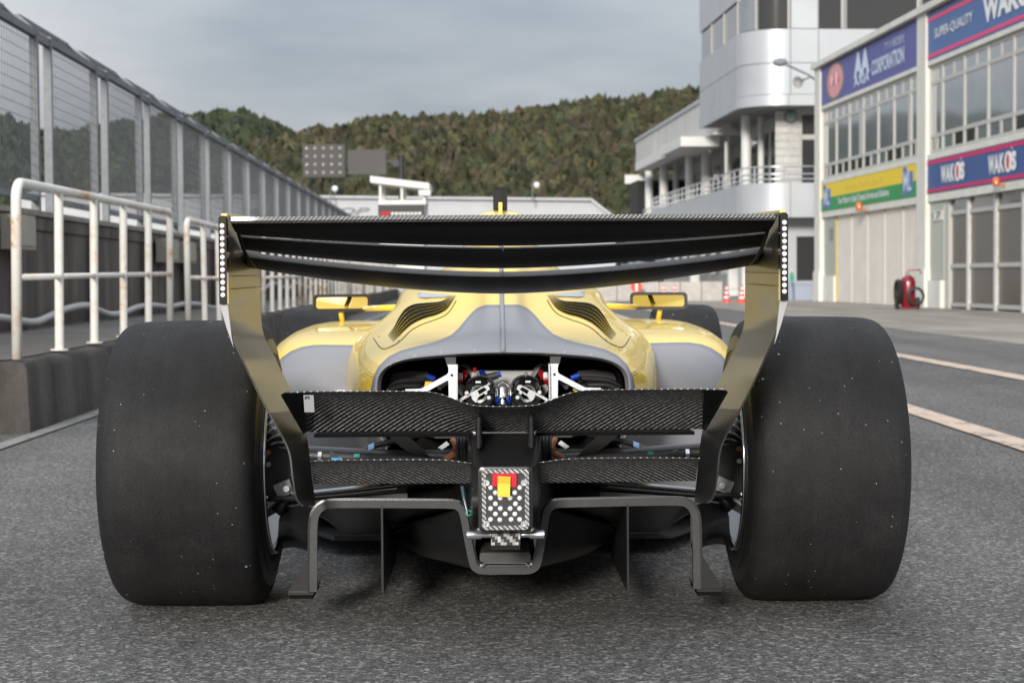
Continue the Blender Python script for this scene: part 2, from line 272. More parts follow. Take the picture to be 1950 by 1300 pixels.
# ------------------------------------------------------------------ mesh building
class MB:
    def __init__(s): s.v = []; s.f = []; s.uv = None; s.att = None
    def add(s, vs_, fs):
        n = len(s.v); s.v += [tuple(p) for p in vs_]; s.f += [tuple(i+n for i in q) for q in fs]; return s
    def box(s, lo, hi, mtx=None):
        x0, y0, z0 = lo; x1, y1, z1 = hi
        p = [(x0,y0,z0),(x1,y0,z0),(x1,y1,z0),(x0,y1,z0),(x0,y0,z1),(x1,y0,z1),(x1,y1,z1),(x0,y1,z1)]
        if mtx: p = [mtx @ Vector(q) for q in p]
        return s.add(p, [(3,2,1,0),(4,5,6,7),(0,1,5,4),(1,2,6,5),(2,3,7,6),(3,0,4,7)])
    def bar(s, a, b, w_, h_=None, up=(0,0,1)):          # box bar from a to b
        a = Vector(a); b = Vector(b); h_ = h_ or w_; d = (b-a); l = d.length; d.normalize()
        u = Vector(up); x = d.cross(u)
        if x.length < 1e-4: x = d.cross(Vector((1,0,0)))
        x.normalize(); z = x.cross(d)
        m = Matrix((x, d, z)).transposed().to_4x4(); m.translation = a
        return s.box((-w_/2, 0, -h_/2), (w_/2, l, h_/2), m)
    def tube(s, pts, r, n=10, caps=True):
        pts = [Vector(p) for p in pts]; rs = r if isinstance(r, (list, tuple)) else [r]*len(pts); vs_ = []; fs = []
        ref = None
        for i, p in enumerate(pts):
            t = (pts[min(i+1, len(pts)-1)] - pts[max(i-1, 0)]).normalized()
            if ref is None: ref = t.orthogonal().normalized()
            ref = (ref - t*ref.dot(t)).normalized(); bn = t.cross(ref)
            for k in range(n):
                a = 2*math.pi*k/n; vs_.append(p + (ref*math.cos(a) + bn*math.sin(a))*rs[i])
        for i in range(len(pts)-1):
            for k in range(n): fs.append((i*n+k, i*n+(k+1)%n, (i+1)*n+(k+1)%n, (i+1)*n+k))
        if caps: fs.append(tuple(range(n-1, -1, -1))); fs.append(tuple((len(pts)-1)*n+k for k in range(n)))
        return s.add(vs_, fs)
    def rev(s, prof, n=32, axis='Z', c=(0,0,0), a0=0, a1=2*math.pi):   # profile of (r, h)
        vs_ = []; fs = []; full = abs(a1-a0-2*math.pi) < 1e-6; m = n if full else n+1
        for k in range(m):
            a = a0 + (a1-a0)*k/n
            for r_, h in prof:
                x, y = r_*math.cos(a), r_*math.sin(a)
                p = {'Z': (x, y, h), 'X': (h, x, y), 'Y': (x, h, y)}[axis]
                vs_.append((p[0]+c[0], p[1]+c[1], p[2]+c[2]))
        q = len(prof)
        for k in range(n):
            k2 = (k+1) % m
            for j in range(q-1): fs.append((k*q+j, k*q+j+1, k2*q+j+1, k2*q+j))
        return s.add(vs_, fs)
    def prism(s, poly, fa, fb):                           # polygon mapped by two functions -> closed prism
        n = len(poly); vs_ = [fa(*p) for p in poly] + [fb(*p) for p in poly]
        fs = [tuple(range(n)), tuple(range(2*n-1, n-1, -1))] + [(i, n+i, n+(i+1)%n, (i+1)%n) for i in range(n)]
        return s.add(vs_, fs)
    def grid(s, g, uv=True):                              # rows of points
        n = len(s.v); nr = len(g); nc = len(g[0])
        s.v += [tuple(p) for row in g for p in row]
        s.f += [(n+i*nc+j, n+i*nc+j+1, n+(i+1)*nc+j+1, n+(i+1)*nc+j) for i in range(nr-1) for j in range(nc-1)]
        return s
    def build(s, name, m, parent=None, smooth=False, mtx=None, uvs=None, att=None, sharp=None):
        me = bpy.data.meshes.new(name); me.from_pydata(s.v, [], s.f); me.materials.append(M[m] if isinstance(m, str) else m)
        if uvs is not None:
            ul = me.uv_layers.new(name='UVMap'); li = np.zeros(len(me.loops), dtype=np.int32); me.loops.foreach_get('vertex_index', li)
            ul.data.foreach_set('uv', np.asarray(uvs, dtype=np.float32)[li].ravel())
        if att is not None:
            a = me.attributes.new('paint', 'FLOAT', 'POINT'); a.data.foreach_set('value', np.asarray(att, dtype=np.float32))
        fix_normals(me)
        if smooth:
            me.shade_smooth()
            if sharp: me.set_sharp_from_angle(angle=R(sharp))
        o = bpy.data.objects.new(name, me); C.objects.link(o)
        if parent: o.parent = parent
        if mtx: o.matrix_world = mtx
        return o
import bmesh
def fix_normals(me):
    b = bmesh.new(); b.from_mesh(me); bmesh.ops.recalc_face_normals(b, faces=b.faces); b.to_mesh(me); b.free()
def thing(name, label, cat, mtx=None, group=None, loc=None, rz=0):
    o = bpy.data.objects.new(name, None); o.empty_display_size = .2; C.objects.link(o)
    if mtx is not None: o.matrix_world = mtx
    if loc is not None: o.location = loc; o.rotation_euler = (0, 0, rz)
    return tag(o, label, cat, group)
def tag(o, label, cat, group=None):
    o['label'] = label; o['category'] = cat
    if group: o['group'] = group
    return o
def struct(o, kind='structure'): o['kind'] = kind; return o
def dup(o, parent=None):
    c = o.copy(); C.objects.link(c); c.parent = parent
    for k in ('label', 'category', 'group'):
        if k in c and parent is not None and k in c: pass
    for ch in list(o.children): dup(ch, c)
    return c
def inst(o, parent, mtx=None):                            # a copy of one part that shares its mesh
    c = o.copy(); C.objects.link(c); c.parent = parent
    if mtx is not None: c.matrix_local = mtx
    return c
def cr(pts, n):                                           # Catmull-Rom resample, uniform in parameter
    p = np.array([tuple(q) for q in pts], dtype=float); m = len(p); o = []
    e = np.vstack([2*p[0]-p[1], p, 2*p[-1]-p[-2]])
    for k in range(n):
        t = k*(m-1)/(n-1); i = min(int(t), m-2); f = t-i
        a, b, c, d = e[i], e[i+1], e[i+2], e[i+3]
        o.append(.5*((2*b)+(-a+c)*f+(2*a-5*b+4*c-d)*f*f+(-a+3*b-3*c+d)*f**3))
    return np.array(o)
def lin(pts, n):                                          # resample by length
    p = np.array([tuple(q) for q in pts], dtype=float); s_ = np.r_[0, np.cumsum(np.linalg.norm(np.diff(p, axis=0), axis=1))]
    t = np.linspace(0, s_[-1], n); return np.stack([np.interp(t, s_, p[:, i]) for i in range(p.shape[1])], 1)
def grid_solid(g, t):                                     # a sheet of points given a thickness; returns MB and UVs in metres
    g = np.array([[tuple(p) for p in r_] for r_ in g], dtype=float); nr, nc, _ = g.shape
    du = np.gradient(g, axis=1); dv_ = np.gradient(g, axis=0); nn = np.cross(du, dv_); nn /= np.linalg.norm(nn, axis=2, keepdims=True)+1e-12
    h = g + nn*t
    su = np.concatenate([np.zeros((nr, 1)), np.cumsum(np.linalg.norm(np.diff(g, axis=1), axis=2), axis=1)], 1)
    sv = np.concatenate([np.zeros((1, nc)), np.cumsum(np.linalg.norm(np.diff(g, axis=0), axis=2), axis=0)], 0)
    m = MB(); m.grid(g); m.grid(h); k = nr*nc
    bd = [i for i in range(nc)] + [i*nc+nc-1 for i in range(1, nr)] + [(nr-1)*nc+i for i in range(nc-2, -1, -1)] + [i*nc for i in range(nr-2, 0, -1)]
    for a, b in zip(bd, bd[1:]+bd[:1]): m.f.append((a, b, k+b, k+a))
    uv = np.stack([su.ravel(), sv.ravel()], 1); return m, np.vstack([uv, uv])
def mirx(p): return Vector((-p[0], p[1], p[2]))

# ================================================================== the setting
LANE = Matrix.Rotation(0.033, 4, 'Z'); LANE_I = LANE.inverted()
def LW(px, py, x):                                        # pit-lane frame: point on the plane at that x
    o = LANE_I @ CAM_LOC; r = LANE_I.to_3x3() @ ray(px, py); return o + r*((x-o.x)/r.x)
g = MB(); g.add([(-1500,-1500,0),(1500,-1500,0),(1500,3000,0),(-1500,3000,0)], [(0,1,2,3)]); struct(g.build('ground', 'asphalt'))
# concrete apron before the garages
a = MB(); e0 = at(1688, 613, 1); 
def ground_pt(px, py):
    v = ray(px, py); return CAM_LOC + v*(-CAM_LOC.z/v.z)
p1, p2 = ground_pt(1690, 625), ground_pt(1950, 656); dr = (p2-p1).normalized()
q1 = p1 - dr*75; q2 = p2 + dr*25; nx = Vector((-dr.y, dr.x, 0)); nx = nx if nx.x > 0 else -nx
a.add([q2+Vector((0,0,.004)), q2+nx*60+Vector((0,0,.004)), q1+nx*60+Vector((0,0,.004)), q1+Vector((0,0,.004))], [(0,1,2,3)])
struct(a.build('apron', 'apron'))
def lane_line(name, ma, mb, m, w_, ext):
    a_, b_ = ground_pt(*ma), ground_pt(*mb); d = (b_-a_).normalized(); s = Vector((d.y, -d.x, 0))*w_/2; z = Vector((0,0,.008))
    a_ = a_ - d*ext[0]; b_ = b_ + d*ext[1]
    o = MB().add([a_-s+z, a_+s+z, b_+s+z, b_-s+z], [(0,1,2,3)]).build(name, m); return struct(o)
lane_line('painted_line', (1950, 850), (1735, 781), 'line_orange', .17, (8, 90))
lane_line('painted_line', (1950, 721), (1715, 678), 'line_orange', .2, (12, 80))
lane_line('painted_line', (20, 845), (101, 817), 'line_white', .09, (6, 60))
# raised walkway with its kerb face
PZ = .386
k = MB()
prof = [(-2.29,0),(-2.305,PZ-.05),(-2.33,PZ-.012),(-2.38,PZ),(-3.795,PZ),(-3.795,0)]
ys = np.r_[np.arange(9.3, 30, .35), np.arange(30, 112, 4)]
rows = []
for i, y in enumerate(ys):
    rows.append([(x+(rng.normal()*.008 if 0 < j < 4 else 0), y, z+(rng.normal()*.006 if 0 < j < 3 else 0)) for j, (x, z) in enumerate(prof)])
k.grid(rows); k.f.append(tuple(range(len(prof)-1, -1, -1)))
o = k.build('walkway', 'kerb', smooth=True, sharp=40); o.matrix_world = LANE; struct(o)
top = MB().add([(-2.42, 9.34, PZ+.006), (-3.79, 9.34, PZ+.006), (-3.79, 111, PZ+.006), (-2.42, 111, PZ+.006)], [(0,1,2,3)]).build('walkway_surface', 'platform'); top.matrix_world = LANE; struct(top)
# pit wall in cast lengths
wr = thing('pit_wall', 'dark stained concrete pit wall under the tall mesh fence', 'wall', LANE)
wl = 2.98; wseg = MB()
wp = [(0, PZ-.3), (0, 1.26), (-.008, 1.27), (.015, 1.275), (.015, 1.385), (.0, 1.40), (-.20, 1.40), (-.20, PZ-.3)]
wseg.prism(wp, lambda x, z: (x, 0, z), lambda x, z: (x, wl, z)); w0 = None
for i in range(34):
    mt = Matrix.Translation((-3.79, 8.0+i*3.0, 0))
    if w0 is None:
        w0 = wseg.build('wall_panel', 'wall', wr); w0.matrix_local = mt
    else: inst(w0, wr, mt)
cap = MB().box((-.235, 0, 0), (.03, wl, .05)); c0 = None
for i in range(34):
    mt = Matrix.Translation((-3.79, 8.0+i*3.0, 1.402))
    if c0 is None: c0 = cap.build('coping', 'coping', wr); c0.matrix_local = mt
    else: inst(c0, wr, mt)
for i in range(20):                                       # shallow ribs cast on the wall
    rb = MB().box((-3.79, 8.9+i*3.0, PZ+.008), (-3.735, 9.1+i*3.0, 1.25)).build('wall_rib', 'wall', wr) if i == 0 else inst(rb, wr, Matrix.Translation((0, i*3.0, 0)))
# conduit along the wall
zp = [(-40,650),(0,650),(40,655),(150,670),(230,640),(300,610),(390,595),(440,615),(500,635),(560,625),(620,602),(690,594),(760,600),(830,588),(900,590),(980,601)]
pts = [LW(x/2.364, 330+y/2.364, -3.66) for x, y in zp]
y0 = pts[-1].y
for i in range(22): pts.append(Vector((-3.66, y0+1.6*(i+1), PZ+.28+.07*math.sin(i*1.9))))
cp = MB().tube(cr(pts, 220), .034, 8).build('conduit', 'conduit', smooth=True); cp.matrix_world = LANE
tag(cp, 'sagging pale grey conduit strung along the dark pit wall behind the railings', 'pipe')
for i, (x0, y0_, x1, y1_, lb) in enumerate([(13, 412, 47, 474, 'cream junction box on the pit wall behind the first railing post'), (305, 457, 326, 499, 'small cream box on the pit wall behind the end of the nearest railing'), (344, 462, 360, 500, 'narrow cream box on the pit wall in the gap between two railings')]):
    A_, B_ = LW(x0, y1_, -3.70), LW(x1, y0_, -3.70)
    t = thing('junction_box', lb, 'box', LANE @ Matrix.Translation((-3.73, A_.y, A_.z)), 'boxes on the pit wall')
    MB().box((-.02, 0, 0), (.12, B_.y-A_.y, B_.z-A_.z)).build('box_body', 'jbox', t)
    MB().box((.122, .03, .03), (.132, B_.y-A_.y-.03, B_.z-A_.z-.03)).build('box_lid', 'jbox', t)
# white railings
def railing(first):
    t = bpy.data.objects.new('railing', None); C.objects.link(t)
    arc = [Vector((0, 0, .93))] + [Vector((0, .09-.09*math.cos(a_), .93+.04*math.sin(a_)/.04*.0+ .0)) for a_ in ()]
    top_ = [Vector((0, 0, .0)), Vector((0, 0, .86))] + [Vector((0, .1-.1*math.cos(q), .86+.1*math.sin(q))) for q in np.linspace(.2, math.pi/2, 7)] + [Vector((0, 4.97, .96)), Vector((0, 5.01, .945)), Vector((0, 5.03, .90)), Vector((0, 5.03, 0))]
    MB().tube(top_, .028, 12).build('hoop', 'rail', t, True)
    p0 = None
    for i in range(1, 5):
        if p0 is None:
            p0 = MB().tube([(0,0,0),(0,0,.94)], .027, 12).rev([(.0,.008),(.055,.008),(.055,0)], 12).build('post', 'rail', t, True, sharp=40); p0.matrix_local = Matrix.Translation((0, i*1.005, 0))
        else: inst(p0, t, Matrix.Translation((0, i*1.005, 0)))
    MB().tube([(0, 0, .445), (0, 5.03, .445)], .018, 10).build('middle_rail', 'rail', t, True)
    return t
r0 = railing(True); ords = ['nearest', 'second nearest', 'third nearest', 'fourth nearest', 'fifth nearest', 'sixth nearest', 'seventh nearest', 'eighth nearest', 'ninth nearest', 'farthest']
for i in range(10):
    o = r0 if i == 0 else dup(r0)
    o.matrix_world = LANE @ Matrix.Translation((-2.385, 9.42+i*6.03, PZ+.006)) @ Matrix.Rotation([.006, -.004, .003][i % 3], 4, 'X') @ Matrix.Rotation([.012, -.008, .01][i % 3], 4, 'Y')
    tag(o, f'rust spotted white pipe railing on the walkway, {ords[i]} of the row', 'railing', 'white railings along the walkway')
# debris fence
fe = thing('debris_fence', 'tall galvanised mesh fence in framed panels above the pit wall', 'fence', LANE)
PW = 2.20; FZ0, FZ1 = 1.62, 3.22
fr = MB(); fr.bar((0, .04, FZ1), (0, PW-.04, FZ1), .07); fr2 = MB().bar((0, .04, FZ0), (0, PW-.04, FZ0), .06)
po = MB().box((-.04, -.04, .9), (.04, .04, 3.26))
wm = MB()
for i in range(1, 24): wm.tube([(0, i*PW/24, FZ0), (0, i*PW/24, FZ1)], .0055, 3, False)
for i in range(1, 15): wm.tube([(0, 0, FZ0+i*.107), (0, PW, FZ0+i*.107)], .0032, 3, False)
og = MB(); dx, dz = -.30, .27
og.bar((dx, 0, 3.2+dz), (dx, PW, 3.2+dz), .05)
oa = MB().bar((0, 0, 3.2), (dx, 0, 3.2+dz), .05)
ow = MB()
for i in range(1, 40): ow.tube([(0, i*PW/40, 3.22), (dx, i*PW/40, 3.2+dz)], .0048, 3, False)
for i in range(1, 7): ow.tube([(dx*i/7, 0, 3.2+dz*i/7), (dx*i/7, PW, 3.2+dz*i/7)], .0048, 3, False)
br = MB().box((-.03, -.54, 3.16), (.03, -.04, 3.24))
P = None
for i in range(37):
    mt = Matrix.Translation((-4.08, 17.53+(i-4)*2.78, 0))
    if P is None:
        P = fr.build('panel_rail', 'galv', fe); P.matrix_local = mt
        fr2.build('lower_rail', 'galv', P); s_ = po.build('post', 'galv', P); inst(s_, P, Matrix.Translation((0, PW, 0)))
        wm.build('wire_mesh', 'wire', P); og.build('outrigger', 'galv', P); ob_ = oa.build('outrigger_arm', 'galv', P); inst(ob_, P, Matrix.Translation((0, PW, 0))); ow.build('outrigger_mesh', 'wire', P); br.build('joint_plate', 'galv', P)
    else:
        c = inst(P, fe, mt)
        for ch in list(P.children): inst(ch, c)
# ------------------------------------------------------------------ hills and forest
def hill(name, prof, dr_, db, zb, seed, low):
    xs = np.linspace(prof[0][0], prof[-1][0], 90); ys_ = np.interp(xs, [p[0] for p in prof], [p[1] for p in prof]); n = 26; rows = []
    rg = np.random.default_rng(seed); wob = rg.normal(size=(90,)); wob = np.convolve(wob, np.ones(9)/9, 'same')
    for i in range(n+6):
        t = i/(n-1); row = []
        for j, (x, y) in enumerate(zip(xs, ys_)):
            d = db+(dr_-db)*t; top_ = at(x, y+low, dr_); p = at(x, y, d)
            z = zb+(top_.z-zb)*(math.sin(min(t, 1)*math.pi/2)**1.15) - max(0, t-1)*60 + wob[j]*1.6*math.sin(min(t,1)*math.pi)*1.4
            row.append((p.x, d, z))
        rows.append(row)
    return np.array(rows)
ridgeA = [(-300,225),(-100,232),(0,230),(33,240),(77,253),(117,256),(167,256),(207,253),(233,245),(267,238),(300,229),(333,225),(390,221),(433,219),(467,223),(500,233),(533,249),(560,262),(640,300)]
ridgeB = [(330,345),(420,292),(480,266),(520,256),(550,250),(600,238),(650,233),(700,222),(750,218),(800,218),(850,212),(920,212),(1000,205),(1050,197),(1100,188),(1160,181),(1220,186),(1270,179),(1330,179),(1420,170),(1520,178),(1620,190),(1800,200)]
HA = hill('a', ridgeA, 620, 400, 6, 3, 22); HB = hill('b', ridgeB, 430, 225, 3, 5, 44)
struct(MB().grid([[tuple(p) for p in r_] for r_ in HA]).build('hill', 'hill', smooth=True)); struct(MB().grid([[tuple(p) for p in r_] for r_ in HB]).build('hill', 'hill', smooth=True))
def forest(H, n, r0, r1, seed, tints, name):
    rg = np.random.default_rng(seed); nr, nc, _ = H.shape; nr -= 4
    V = []; T = []; nv = 0; q = 46
    patch = rg.normal(size=(12, 24))
    for i in range(n):
        t = 1-abs(1-rg.random())**1.0; t = rg.random()**.8*(nr-3); j = rg.random()*(nc-1.01); a_, b_ = int(t), int(j); f, h = t-a_, j-b_
        p = H[a_, b_]*(1-f)*(1-h)+H[a_+1, b_]*f*(1-h)+H[a_, b_+1]*(1-f)*h+H[a_+1, b_+1]*f*h
        r_ = r0+(r1-r0)*rg.random()**1.4; hgt = r_*(.75+.7*rg.random())
        pn = patch[int(t/nr*11.9) % 12, int(j/nc*23.9) % 24]+rg.normal()*.8
        base = np.array(tints[int(np.clip((pn+2)/4*len(tints), 0, len(tints)-1))])*(.45+.66*rg.random())
        d = rg.normal(size=(q, 3)); d /= np.linalg.norm(d, axis=1, keepdims=True); d[:, 2] = np.abs(d[:, 2])*1.0-.25*(rg.random(q))
        lump = 1+.28*np.sin(d[:, 0]*4.1+i)*np.cos(d[:, 1]*3.7+i*2)+.15*rg.normal(size=q)
        c = p+np.array([0, 0, hgt*.35])+d*np.array([r_, r_, hgt])*(lump*(.72+.28*rg.random(q)))[:, None]
        s_ = (.14+.15*rg.random(q))[:, None]*(1.0 if r1 < 2.5 else 1.35)
        nrm = d+rg.normal(size=(q, 3))*.28; nrm /= np.linalg.norm(nrm, axis=1, keepdims=True)
        u = np.cross(nrm, rg.normal(size=(q, 3))); u /= np.linalg.norm(u, axis=1, keepdims=True)+1e-9; v_ = np.cross(nrm, u)
        V.append(np.stack([c-u*s_, c-v_*s_*1.1, c+u*s_, c+v_*s_*1.1], 1).reshape(-1, 3))
        T.append(np.repeat(base[None]*(.88+.24*rg.random((q, 1))), 4, 0))
        # dark wood inside the crown
        m_ = 8; ang = np.arange(m_)*2*np.pi/m_+rg.random(); jit = lambda: (1+.24*rg.normal(size=(m_, 1)).clip(-1.2, 1.2))
        ring = [np.stack([np.cos(ang)*r_*k_, np.sin(ang)*r_*k_, np.full(m_, hgt*z_)], 1)*jit() for k_, z_ in ((.7, -.4), (.9, .2), (.78, .75), (.5, 1.1), (.12, 1.3))]
        for a1, b1 in zip(ring[:-1], ring[1:]):
            V.append((p+np.stack([a1, np.roll(a1, -1, 0), np.roll(b1, -1, 0), b1], 1)).reshape(-1, 3)); T.append(np.repeat(base[None], 4*m_, 0))
    V = np.concatenate(V).astype(np.float32); T = np.concatenate(T).astype(np.float32); nf = len(V)//4
    me = bpy.data.meshes.new(name); me.vertices.add(len(V)); me.vertices.foreach_set('co', V.ravel()); me.loops.add(len(V)); me.loops.foreach_set('vertex_index', np.arange(len(V), dtype=np.int32))
    me.polygons.add(nf); me.polygons.foreach_set('loop_start', np.arange(0, len(V), 4, dtype=np.int32)); me.polygons.foreach_set('loop_total', np.full(nf, 4, dtype=np.int32)); me.update(calc_edges=True)
    ca = me.color_attributes.new('tint', 'FLOAT_COLOR', 'POINT'); ca.data.foreach_set('color', np.c_[T, np.ones(len(T), dtype=np.float32)].ravel())
    me.materials.append(M['leaf']); o = bpy.data.objects.new(name, me); C.objects.link(o); o['kind'] = 'stuff'; return o
tb = [(.084,.078,.038),(.064,.066,.034),(.104,.086,.056),(.060,.068,.034),(.094,.090,.044),(.074,.076,.038),(.100,.086,.054),(.056,.060,.034)]  # tints lightened and desaturated, so haze sits in the leaf colour
ta = [(.052,.066,.038),(.060,.074,.038),(.048,.062,.040),(.072,.078,.042)]
o = forest(HB, 11500, .8, 2.2, 21, tb, 'forest'); tag(o, 'olive and brown wooded hillside rising behind the pit buildings', 'forest')
o = forest(HA, 4200, 1.2, 3.0, 22, ta, 'forest'); tag(o, 'darker green wooded hill farther off, seen through the mesh fence', 'forest')
# ------------------------------------------------------------------ text
def text_mesh(body, bold=0.0, shear=0.0, extrude=.004):
    cu = bpy.data.curves.new('txt', 'FONT'); cu.body = body; cu.size = 1; cu.offset = bold; cu.shear = shear; cu.extrude = 0; cu.resolution_u = 3
    ob = bpy.data.objects.new('txt', cu); C.objects.link(ob); bpy.context.view_layer.update()
    me = bpy.data.meshes.new_from_object(ob.evaluated_get(bpy.context.evaluated_depsgraph_get())); bpy.data.objects.remove(ob); bpy.data.curves.remove(cu); return me
def text(body, m, parent, u0, u1, z0, z1, v, name='lettering', bold=0, shear=0, depth=.012):   # lettering filling a box on a plane facing -v
    me = text_mesh(body, bold, shear); co = np.array([v_.co[:] for v_ in me.vertices]); lo, hi = co.min(0), co.max(0)
    X = u0+(co[:, 0]-lo[0])/(hi[0]-lo[0])*(u1-u0); Z = z0+(co[:, 1]-lo[1])/(hi[1]-lo[1])*(z1-z0)
    fs = [tuple(p.vertices) for p in me.polygons]; bpy.data.meshes.remove(me)
    n = len(X); m_ = MB(); m_.v = [(X[i], v-depth, Z[i]) for i in range(n)]; m_.f = fs
    return m_.build(name, m, parent)
# ------------------------------------------------------------------ long white shed with the tyre maker's name
D = 112
def S(px, py, d=D): p = at(px, py, d); return p
sp = [S(40, 371), S(1125, 382), S(1172, 420)]
t = thing('white_shed', 'long pale grey low building under the wooded hill with grey lettering', 'building', loc=(0, D, 0))
zl, zr = sp[0].z, sp[1].z; xl, xr, xe = sp[0].x, sp[1].x, sp[2].x
b_ = MB(); b_.prism([(xl, 0), (xe, 0), (xe, sp[2].z), (xr, zr), (xl, zl)], lambda x, z: (x, 0, z), lambda x, z: (x, 14, z)); b_.build('wall', 'shed', t)
b_ = MB(); b_.bar((xl-.2, -.1, zl+.06), (xr, -.1, zr+.06), .5, .16); b_.build('eaves', 'shed', t)
b_ = MB(); b_.bar((xr, -.1, zr+.06), (xe+.1, -.1, sp[2].z+.06), .5, .16); b_.build('verge', 'shed', t)
x0 = S(515, 410).x; x1 = S(705, 410).x; z0, z1 = S(560, 411).z, S(560, 396).z
text('DUNLOP', 'letter', t, x0, x1, z0, z1, -.02, bold=.035, shear=.35)
ar = MB(); ax0, ax1 = S(477, 404).x, S(496, 404).x; zm = (z0+z1)/2
ar.prism([(ax0, zm-.18), (ax0+.32, zm-.18), (ax0+.32, zm-.35), (ax1, zm), (ax0+.32, zm+.35), (ax0+.32, zm+.18), (ax0, zm+.18)], lambda x, z: (x, -.03, z), lambda x, z: (x, .01, z)); ar.build('arrow_mark', 'letter', t)
# start signal gantry and the starter's booth
D2 = 70
t = thing('starter_booth', 'small white booth with sloping roof and black name board on the pit wall', 'booth', loc=at(762, 528, D2)-Vector((0, 0, at(762, 528, D2).z)))
o_ = t.location.copy()
def B(px, py, dy=0): p = at(px, py, D2+dy)-o_; return p
rf = MB(); A_, B2 = B(706, 342), B(818, 355); th = .22
rf.prism([(A_.x, A_.z-.13), (B2.x, B2.z-.13), (B2.x, B2.z+.12), (A_.x, A_.z+.13)], lambda x, z: (x, -.3, z), lambda x, z: (x, 2.2, z)); rf.build('roof', 'booth', t)
rf = MB(); q = B(806, 368); rf.box((B(795,0).x, -.28, q.z-.1), (B(817,0).x, .3, B(806, 356).z-.14)); rf.build('roof_end', 'booth', t)
for px in (721, 762, 805):
    for yy in (0, 1.9): MB().box((B(px, 0).x-.05, yy-.05, B(0, 412).z), (B(px, 0).x+.05, yy+.05, B(px, 350).z)).build('post', 'booth', t)
MB().box((B(718,0).x, -.1, B(0, 394).z), (B(808,0).x, 2.0, B(0, 386).z)).build('parapet', 'booth', t)
MB().box((B(717,0).x, -.16, B(0, 424).z), (B(806,0).x, -.11, B(0, 395).z)).build('name_board', 'panel_black', t); MB().box((B(719,0).x, -.10, 0), (B(804,0).x, 2.0, B(0, 394.5).z)).build('base_wall', 'booth', t)
MB().box((B(722,0).x, -.185, B(0, 415).z), (B(739,0).x, -.162, B(0, 408).z)).build('red_mark', 'strap_red', t)
for i in range(8): MB().box((B(742+i*7.4,0).x, -.185, B(0, 414).z), (B(747+i*7.4,0).x, -.162, B(0, 409.5).z)).build('board_mark', 'sign_white', t)
D3 = 72; t = thing('signal_gantry', 'black start signal board of round lamps hung from a dark pole beside the booth', 'signal', loc=Vector((at(764, 528, D3).x, D3, 0)))
def B3(px, py): p = at(px, py, D3); return p.x-t.location.x, p.z
x0, z0 = B3(577, 338); x1, z1 = B3(657, 275)
lb = MB().box((x0, -.12, z0), (x1, .12, z1)).build('lamp_board', 'panel_black', t)
lam = None
for r_ in range(4):
    for c_ in range(5):
        mt = Matrix.Translation((x0+(x1-x0)*(c_+.55)/5.1, -.125, z0+(z1-z0)*(r_+.5)/4.05))
        if lam is None: lam = MB().rev([(0,-.02),(.07,-.015),(.105,0),(.105,.02)], 14, 'Y').build('lamp', 'lamp_dark', lb, True, sharp=40); lam.matrix_local = mt
        else: inst(lam, lb, mt)
x2, z2 = B3(663, 333); x3, z3 = B3(735, 285); MB().box((x2, -.05, z2), (x3, .05, z3)).build('back_board', 'panel_grey', t)
xm, zm = B3(700, 307); xp, zq = B3(764, 307)
MB().bar((x1, .1, zm), (xp, .1, zm), .1).bar((B3(745,0)[0], .1, zm-.12), (xp+.1, .1, zm-.12), .14, .22).build('arm', 'panel_black', t)
MB().tube([(xp, .1, 0), (xp, .1, B3(764, 296)[1])], .12, 12).build('pole', 'panel_black', t, True, sharp=40)
for px, py, lb, dd in ((1018, 353, 'white roof camera on a short post on the right of the long shed', 111), (634, 360, 'white roof camera on a short post beside the fence top', 111)):
    p = at(px, py, dd); p0 = at(px-4, 381, dd); t = thing('roof_camera', lb, 'camera', loc=Vector((p0.x, dd, 5.6)), group='cameras on the shed roof')
    zt = p.z-5.6; MB().tube([(0, 0, 0), (0, 0, zt-.1), (.05, 0, zt+.1), (.2, 0, zt+.2)], .04, 6).build('post', 'galv', t)
    MB().rev([(0,-.2),(.16,-.12),(.2,.05),(.12,.18),(0,.2)], 12, c=(.28, 0, zt)).build('housing', 'sign_white', t, True)
# ================================================================== pit garages (frame: u towards the camera, v into the building)
UA0, UA1 = 0.0, F(1762, 300)[0]; UB1 = UA1*2+.4
def fz(px, py, v=0): return F(px, py, v)[1]
def fu(px, v=0): return F(px, 400, v)[0]
ZT = fz(1563, 121); 
ga = thing('garage_building', 'cream two storey pit garage block with sponsor boards and ribbon windows', 'building', G_M)
def gbox(name, m, u0, u1, v0, v1, z0, z1, parent=ga): return MB().box((u0, v0, z0), (u1, v1, z1)).build(name, m, parent)
# shell set back behind the facade pieces
gbox('rear_shell', 'darkroom', .3, UB1+3, 3.2, 9, 0, ZT-.25)
gbox('side_wall', 'garage_white', 0.02, .28, .32, 9, 0, ZT-.24)
gbox('roof_slab', 'garage_white', -.05, UB1+3, -.22, 9, ZT-.16, ZT)
gbox('upper_wall', 'garage_white', .29, UB1+3, .36, 3.1, fz(1571, 349), ZT-.17)
for px0, px1 in ((1558, 1568), (1754, 1771)):
    u0, u1 = fu(px0), fu(px1); gbox('pillar', 'garage_white', u0, u1, -.12, .3, 0, ZT-.165)
    gbox('pillar_base', 'garage_white', u0-.02, u1+.04, -.16, .3, 0, .95)
gbox('pillar', 'garage_white', UB1, UB1+.5, -.12, .3, 0, ZT-.165)
bays = [(fu(1568)+.005, fu(1754)-.005), (fu(1771)+.005, UB1-.005)]
PA, PB = 1742, 1774
